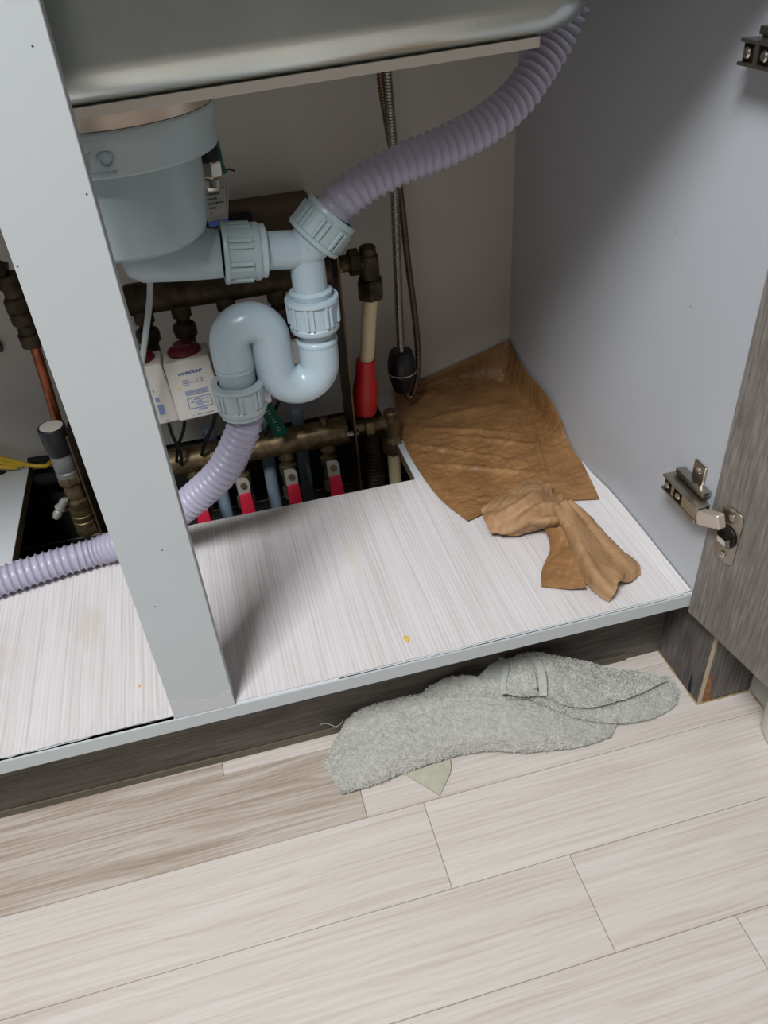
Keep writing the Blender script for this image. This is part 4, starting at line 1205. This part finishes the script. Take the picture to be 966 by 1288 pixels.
flap = [[(-0.1035, 0.1584, 0.188), (-0.0995, 0.143, 0.18), (-0.1025, 0.0993, 0.172), (-0.109, 0.0595, 0.168), (-0.1012, 0.027, 0.163), (-0.0938, 0.0148, 0.161)],
        [(-0.0961, 0.1492, 0.2), (-0.0964, 0.1126, 0.196), (-0.0972, 0.0726, 0.192), (-0.0988, 0.0406, 0.186), (-0.0912, 0.0202, 0.178), (-0.0881, 0.0143, 0.174)],
        [(-0.0846, 0.1518, 0.2), (-0.0785, 0.1234, 0.188), (-0.0719, 0.0934, 0.178), (-0.0688, 0.0631, 0.174), (-0.0707, 0.0373, 0.176), (-0.0788, 0.0241, 0.178)],
        [(-0.0786, 0.1553, 0.196), (-0.0675, 0.1293, 0.188), (-0.062, 0.0941, 0.182), (-0.0555, 0.0669, 0.178), (-0.0503, 0.0487, 0.17), (-0.0595, 0.0336, 0.164)],
        [(-0.0719, 0.163, 0.184), (-0.0535, 0.1414, 0.168), (-0.0459, 0.118, 0.164), (-0.0418, 0.0897, 0.163), (-0.0344, 0.0615, 0.162), (-0.0396, 0.0443, 0.161)]]
obj('flap', surf(flap, 24, 24, lambda p, u, v: dcr(p, u, v) * 0.35 + 0.0030 * math.sin(v * 17 + 2.0 * noise.noise(p * 18)) * min(1, v * 6) * min(1, (1 - v) * 6) * (1 - 0.6 * u), 0.0008), 'paper_dry', cp, smooth=60)
flap2 = [[(-0.1118, 0.1465, 0.172), (-0.1093, 0.1345, 0.178), (-0.101, 0.1264, 0.182), (-0.0936, 0.1201, 0.18)],
         [(-0.119, 0.1149, 0.164), (-0.1154, 0.1056, 0.168), (-0.1084, 0.0953, 0.172), (-0.1016, 0.0845, 0.174)],
         [(-0.1414, 0.0861, 0.162), (-0.1315, 0.078, 0.166), (-0.1179, 0.0694, 0.167), (-0.1068, 0.0565, 0.17)],
         [(-0.1535, 0.0602, 0.161), (-0.1408, 0.0523, 0.163), (-0.1253, 0.0444, 0.163), (-0.1093, 0.0382, 0.165)]]
obj('flap', surf(flap2, 14, 14, lambda p, u, v: dcr(p, u, v) * 0.6, 0.0008), 'paper', cp, smooth=60)

# ------------------------------------------------------------------ towel
tw = thing('towel', 'crumpled grey terry towel on the floor against the toe kick', 'towel', V((-0.2334, -0.0062, 0)))
def dterry(p, u, v):
    n = noise.noise(p * 420) * 0.0011 + noise.noise(p * 230) * 0.0010 + noise.noise(p * 60) * 0.0014 + noise.noise(p * 24) * 0.0018
    e = min(1, min(u, 1 - u, v, 1 - v) * 16 + 0.25)
    return n * e
pile_src = []
def fold(g_, nu, nv, label):
    b = surf(g_, nu, nv, dterry, 0.004, on_floor)
    b.normal_update()
    n_up = (nu * (len(g_) - 1)) * (nv * (len(g_[0]) - 1))
    b.faces.ensure_lookup_table()
    pile_src.append([(f.calc_center_median(), f.normal.copy(), f.verts[0].co.copy(), f.verts[2].co.copy()) for f in b.faces[:n_up]])
    obj('terry_fold', b, 'towel', tw, smooth=80, label=label)
def on_floor(p):
    return V((p.x, min(p.y, 0.0555), max(p.z, 0.0062)))
fold([[(-0.4194, -0.0284, 0.002), (-0.4201, -0.0271, 0.004), (-0.4228, -0.0178, 0.0058), (-0.4267, -0.0032, 0.0074), (-0.4306, 0.0124, 0.008), (-0.4306, 0.0204, 0.003)],
    [(-0.4049, -0.0287, 0.002), (-0.4054, -0.0274, 0.0067), (-0.4068, -0.0155, 0.0151), (-0.4083, 0.0081, 0.0193), (-0.4097, 0.0346, 0.021), (-0.4097, 0.0426, 0.00735)],
    [(-0.3731, -0.0258, 0.002), (-0.3743, -0.0256, 0.0102), (-0.3773, -0.0115, 0.023), (-0.3806, 0.0185, 0.0294), (-0.3837, 0.0531, 0.032), (-0.3837, 0.0565, 0.0112)],
    [(-0.3453, -0.0225, 0.002), (-0.3466, -0.0233, 0.0118), (-0.3486, -0.01, 0.0266), (-0.3496, 0.0201, 0.034), (-0.3499, 0.0553, 0.037), (-0.3499, 0.0565, 0.01295)],
    [(-0.3103, -0.019, 0.002), (-0.3121, -0.0205, 0.0125), (-0.3146, -0.0089, 0.0281), (-0.3155, 0.0193, 0.0359), (-0.3155, 0.0526, 0.039), (-0.3155, 0.0565, 0.01365)],
    [(-0.2767, -0.0183, 0.002), (-0.2791, -0.0201, 0.0125), (-0.2827, -0.0098, 0.0281), (-0.2848, 0.0162, 0.0359), (-0.2858, 0.047, 0.039), (-0.2858, 0.055, 0.01365)],
    [(-0.2401, -0.0239, 0.002), (-0.2433, -0.0263, 0.0131), (-0.2482, -0.0174, 0.0295), (-0.2512, 0.007, 0.0377), (-0.253, 0.0361, 0.041), (-0.253, 0.0441, 0.01435)],
    [(-0.2094, -0.0345, 0.002), (-0.2119, -0.0372, 0.0131), (-0.2132, -0.0297, 0.0295), (-0.2101, -0.0079, 0.0377), (-0.2052, 0.0185, 0.041), (-0.2052, 0.0265, 0.01435)],
    [(-0.1707, -0.0442, 0.002), (-0.1724, -0.0456, 0.0096), (-0.1728, -0.0393, 0.0216), (-0.1691, -0.0223, 0.0276), (-0.1638, -0.0022, 0.03), (-0.1638, 0.0058, 0.0105)],
    [(-0.1337, -0.0489, 0.002), (-0.1337, -0.0484, 0.0045), (-0.1319, -0.0437, 0.0101), (-0.1271, -0.0333, 0.0129), (-0.1216, -0.0215, 0.014), (-0.1216, -0.0135, 0.0049)],
    [(-0.1042, -0.0455, 0.002), (-0.1041, -0.0459, 0.004), (-0.1006, -0.0425, 0.0043), (-0.0956, -0.0381, 0.0055), (-0.0903, -0.0331, 0.006), (-0.0903, -0.0251, 0.003)]], 36, 20, 'long main lump of the towel')
fold([[(-0.299, 0.0492, 0.034), (-0.2997, 0.0501, 0.0368), (-0.2995, 0.0539, 0.036), (-0.2995, 0.0575, 0.018)],
    [(-0.285, 0.0374, 0.034), (-0.2811, 0.0445, 0.0452), (-0.2756, 0.0567, 0.05), (-0.2756, 0.0575, 0.025)],
    [(-0.2609, 0.0274, 0.034), (-0.2578, 0.0362, 0.0476), (-0.2527, 0.0509, 0.054), (-0.2527, 0.0569, 0.027)],
    [(-0.2397, 0.0207, 0.034), (-0.2368, 0.029, 0.0476), (-0.2318, 0.043, 0.054), (-0.2318, 0.049, 0.027)],
    [(-0.2178, 0.0162, 0.034), (-0.2178, 0.0221, 0.0464), (-0.2156, 0.0333, 0.052), (-0.2156, 0.0393, 0.026)],
    [(-0.1976, 0.0123, 0.034), (-0.1988, 0.0153, 0.0452), (-0.1978, 0.0232, 0.05), (-0.1978, 0.0292, 0.025)]], 26, 18, 'short fold against the toe kick')
fold([[(-0.2116, 0.0124, 0.042), (-0.2101, 0.0122, 0.044), (-0.2038, 0.015, 0.046), (-0.1939, 0.0223, 0.044)],
    [(-0.1865, 0.0062, 0.04), (-0.1851, 0.0055, 0.043), (-0.1781, 0.0081, 0.046), (-0.1667, 0.0161, 0.044)],
    [(-0.1638, -0.0063, 0.032), (-0.1627, -0.0074, 0.037), (-0.1551, -0.003, 0.042), (-0.1415, 0.0091, 0.04)],
    [(-0.1395, -0.0216, 0.024), (-0.1376, -0.0211, 0.0285), (-0.1275, -0.0126, 0.033), (-0.1105, 0.0047, 0.031)],
    [(-0.1106, -0.0316, 0.015), (-0.1089, -0.03, 0.0195), (-0.0989, -0.0182, 0.024), (-0.0816, 0.0033, 0.022)],
    [(-0.0785, -0.0368, 0.009), (-0.0765, -0.0342, 0.0125), (-0.0666, -0.0205, 0.016), (-0.0497, 0.0028, 0.014)],
    [(-0.0436, -0.037, 0.006), (-0.0419, -0.0334, 0.008), (-0.034, -0.0189, 0.01), (-0.0208, 0.004, 0.008)],
    [(-0.0138, -0.0285, 0.005), (-0.013, -0.0251, 0.006), (-0.0092, -0.0129, 0.007), (-0.0022, 0.006, 0.005)],
    [(0.0028, -0.0111, 0.005), (0.0029, -0.0093, 0.0055), (0.0038, -0.0027, 0.006), (0.0067, 0.008, 0.004)]], 26, 20, 'lower fold lying to the right')
fold([[(-0.1739, 0.0004, 0.052), (-0.175, 0.0048, 0.0584), (-0.1738, 0.0228, 0.0635), (-0.1689, 0.056, 0.063), (-0.1689, 0.0575, 0.043)],
    [(-0.1586, -0.0102, 0.046), (-0.1581, -0.0055, 0.0526), (-0.153, 0.013, 0.058), (-0.1421, 0.0468, 0.058), (-0.1421, 0.0528, 0.038)],
    [(-0.1411, -0.0198, 0.041), (-0.1387, -0.0144, 0.046), (-0.1286, 0.0059, 0.0475), (-0.11, 0.0423, 0.042), (-0.11, 0.0483, 0.022)],
    [(-0.1167, -0.0233, 0.036), (-0.1121, -0.0183, 0.039), (-0.0967, 0.0009, 0.036), (-0.0697, 0.0354, 0.024), (-0.0697, 0.0414, 0.004)],
    [(-0.0861, -0.0194, 0.03), (-0.082, -0.0165, 0.033), (-0.0671, -0.0026, 0.03), (-0.0411, 0.0238, 0.018), (-0.0411, 0.0298, 0.004)],
    [(-0.0498, -0.0105, 0.022), (-0.0455, -0.0074, 0.0216), (-0.0346, 0.0012, 0.019), (-0.0178, 0.0147, 0.014), (-0.0178, 0.0207, 0.004)],
    [(-0.0042, 0.0047, 0.013), (-0.0043, 0.0047, 0.0135), (-0.0036, 0.0058, 0.013), (-0.0018, 0.0083, 0.011), (-0.0018, 0.0143, 0.004)]], 30, 22, 'upper fold narrowing to a point at the right')
fold([[(-0.2149, 0.0146, 0.052), (-0.2148, 0.017, 0.058), (-0.2071, 0.0327, 0.061), (-0.1961, 0.0582, 0.056), (-0.1961, 0.0622, 0.036)],
    [(-0.203, 0.0054, 0.054), (-0.2028, 0.0089, 0.06), (-0.195, 0.0265, 0.064), (-0.1836, 0.0544, 0.06), (-0.1836, 0.0584, 0.04)],
    [(-0.1918, -0.0002, 0.055), (-0.1918, 0.0042, 0.061), (-0.1845, 0.024, 0.0655), (-0.1736, 0.0545, 0.062), (-0.1736, 0.0585, 0.042)],
    [(-0.1768, -0.0016, 0.054), (-0.1779, 0.0022, 0.06), (-0.1732, 0.0208, 0.064), (-0.1653, 0.0498, 0.06), (-0.1653, 0.0538, 0.04)]], 16, 18, 'rolled loop near the toe kick')
obj('hem_loop', surf([[(-0.195, 0.056, 0.058), (-0.2029, 0.0409, 0.056), (-0.2119, 0.025, 0.053)],
    [(-0.2009, 0.0618, 0.058), (-0.2091, 0.0504, 0.052), (-0.2183, 0.0365, 0.048)],
    [(-0.2163, 0.0579, 0.052), (-0.2221, 0.0504, 0.048), (-0.2273, 0.0442, 0.044)],
    [(-0.2331, 0.0475, 0.048), (-0.2324, 0.0466, 0.046), (-0.2322, 0.0444, 0.044)]], 8, 10, None, 0.0025), 'towel_hem', tw, smooth=80, label='flat hem of the loop seen from inside')
for hm in ([[(-0.2191, 0.0103, 0.057), (-0.2159, 0.019, 0.064), (-0.2076, 0.0332, 0.066), (-0.1999, 0.0502, 0.063), (-0.2032, 0.0597, 0.061)],
    [(-0.2131, 0.0084, 0.057), (-0.2099, 0.0171, 0.064), (-0.2015, 0.0313, 0.066), (-0.1937, 0.0482, 0.063), (-0.197, 0.0577, 0.061)]], [[(-0.1788, -0.0057, 0.058), (-0.1755, 0.0029, 0.065), (-0.1718, 0.0169, 0.07), (-0.17, 0.035, 0.069), (-0.175, 0.0515, 0.067)],
    [(-0.1703, -0.0084, 0.058), (-0.167, 0.0002, 0.065), (-0.1631, 0.0141, 0.07), (-0.1612, 0.0322, 0.069), (-0.1661, 0.0487, 0.067)]], [[(-0.1792, 0.041, 0.063), (-0.1761, 0.0295, 0.066), (-0.1789, 0.0135, 0.068), (-0.1833, 0.0005, 0.065)],
    [(-0.1756, 0.0398, 0.063), (-0.1726, 0.0284, 0.066), (-0.1755, 0.0124, 0.068), (-0.1799, -0.0006, 0.065)]]):
    obj('hem_band', surf(hm, 5, 14, None, 0.002), 'towel_hem', tw, label='flat woven hem band')
# terry loops standing on the cloth, too many to count
rp = random.Random(3)
b = bmesh.new()
for faces in pile_src:
    for k in range(min(16000, int(len(faces) * 0.9))):
        c, n, p0, p1 = faces[rp.randrange(len(faces))]
        if n.dot(V((0.1, -0.4, 0.9))) < 0: n = -n
        p = c + (p0 - c) * rp.uniform(-1, 1) + (p1 - c) * rp.uniform(-0.5, 0.5)
        p = p - n * 0.0004
        d = (n * 0.8 + V((rp.uniform(-1, 1), rp.uniform(-1, 1), rp.uniform(-0.6, 0.4))) * 0.9).normalized()
        w = d.orthogonal().normalized()
        w = Matrix.Rotation(rp.uniform(0, 6.28), 3, d) @ w
        L_ = rp.uniform(0.0016, 0.0034)
        q0, q1 = p - w * 0.0006, p + w * 0.0006
        q2 = p + d * L_
        if q2.z < 0.001 or q2.y > 0.058: continue
        b.faces.new([b.verts.new(q0), b.verts.new(q1), b.verts.new(q2)])
pl_ = obj('terry_pile', b, 'towel_pile', tw, smooth=0)
pl_['kind'] = 'stuff'
tip = [[(-0.3458, -0.0216, 0.004), (-0.3209, -0.0231, 0.006), (-0.2908, -0.0206, 0.005)],
       [(-0.3323, -0.0389, 0.003), (-0.3161, -0.0378, 0.005), (-0.294, -0.0331, 0.004)],
       [(-0.3155, -0.0593, 0.0025), (-0.3098, -0.0531, 0.003), (-0.3039, -0.0462, 0.0025)]]
obj('loose_corner', surf(tip, 8, 8, None, 0.002), 'towel_thin', tw, label='thin pale corner poking out underneath')
# stray threads
for pth in [[(-0.3978, 0.0507, 0.03), (-0.4028, 0.0452, 0.03), (-0.4106, 0.0461, 0.026)], [(-0.4263, 0.05, 0.0317), (-0.4188, 0.048, 0.0342), (-0.4073, 0.042, 0.0298)]]:
    obj('loose_thread', tube([V(p) for p in pth], 0.0004, 6, 6), 'towel_hem', tw)

# ------------------------------------------------------------------ right edge
ep = thing('end_panel', 'light grey end panel standing on the floor under the door, right edge', 'panel', (0.095, -0.12, 0))
obj('panel', box(0.0860, 0.100, -0.24, -0.0195, 0.0, 0.112), 'grey_panel', ep, smooth=0)
obj('caulk_bead', bead([(0.0855, -0.033, 0.0004), (0.0855, -0.22, 0.0004)]), 'caulk', ep)
wx = V((0.0947, -0.1079, 0))
b = lathe([(0, 0.0), (0.030, 0.0), (0.038, 0.006), (0.041, 0.016), (0.042, 0.06), (0.038, 0.062), (0.036, 0.02), (0, 0.014)], (wx.x, wx.y, 0.0005), (0, 0, 1), 40)
tag(obj('white_cup', b, 'white_plastic'), 'white rounded plastic tub on the floor at the right edge', 'tub')

# specks and crumbs
for (p, r, m, lab) in [((-0.3201, 0.0321, 0.1588), 0.0042, 'crumb', 'yellow crumb on the right liner near its front edge'), ((-0.0262, 0.0466, 0.1588), 0.0012, 'crumb', 'tiny tan speck on the liner right of the crumpled paper'), ((-0.6013, 0.0542, 0.1588), 0.0018, 'crumb', 'yellow crumb on the left liner beside the white post foot')]:
    p = V(p)
    b = bmesh.new()
    bmesh.ops.create_icosphere(b, subdivisions=1, radius=r, matrix=Matrix.Translation((p.x, p.y, p.z + r * 0.25)) @ Matrix.Diagonal((0.8, 1.3, 0.16, 1)))
    tag(obj('crumb', b, m), lab, 'crumb')
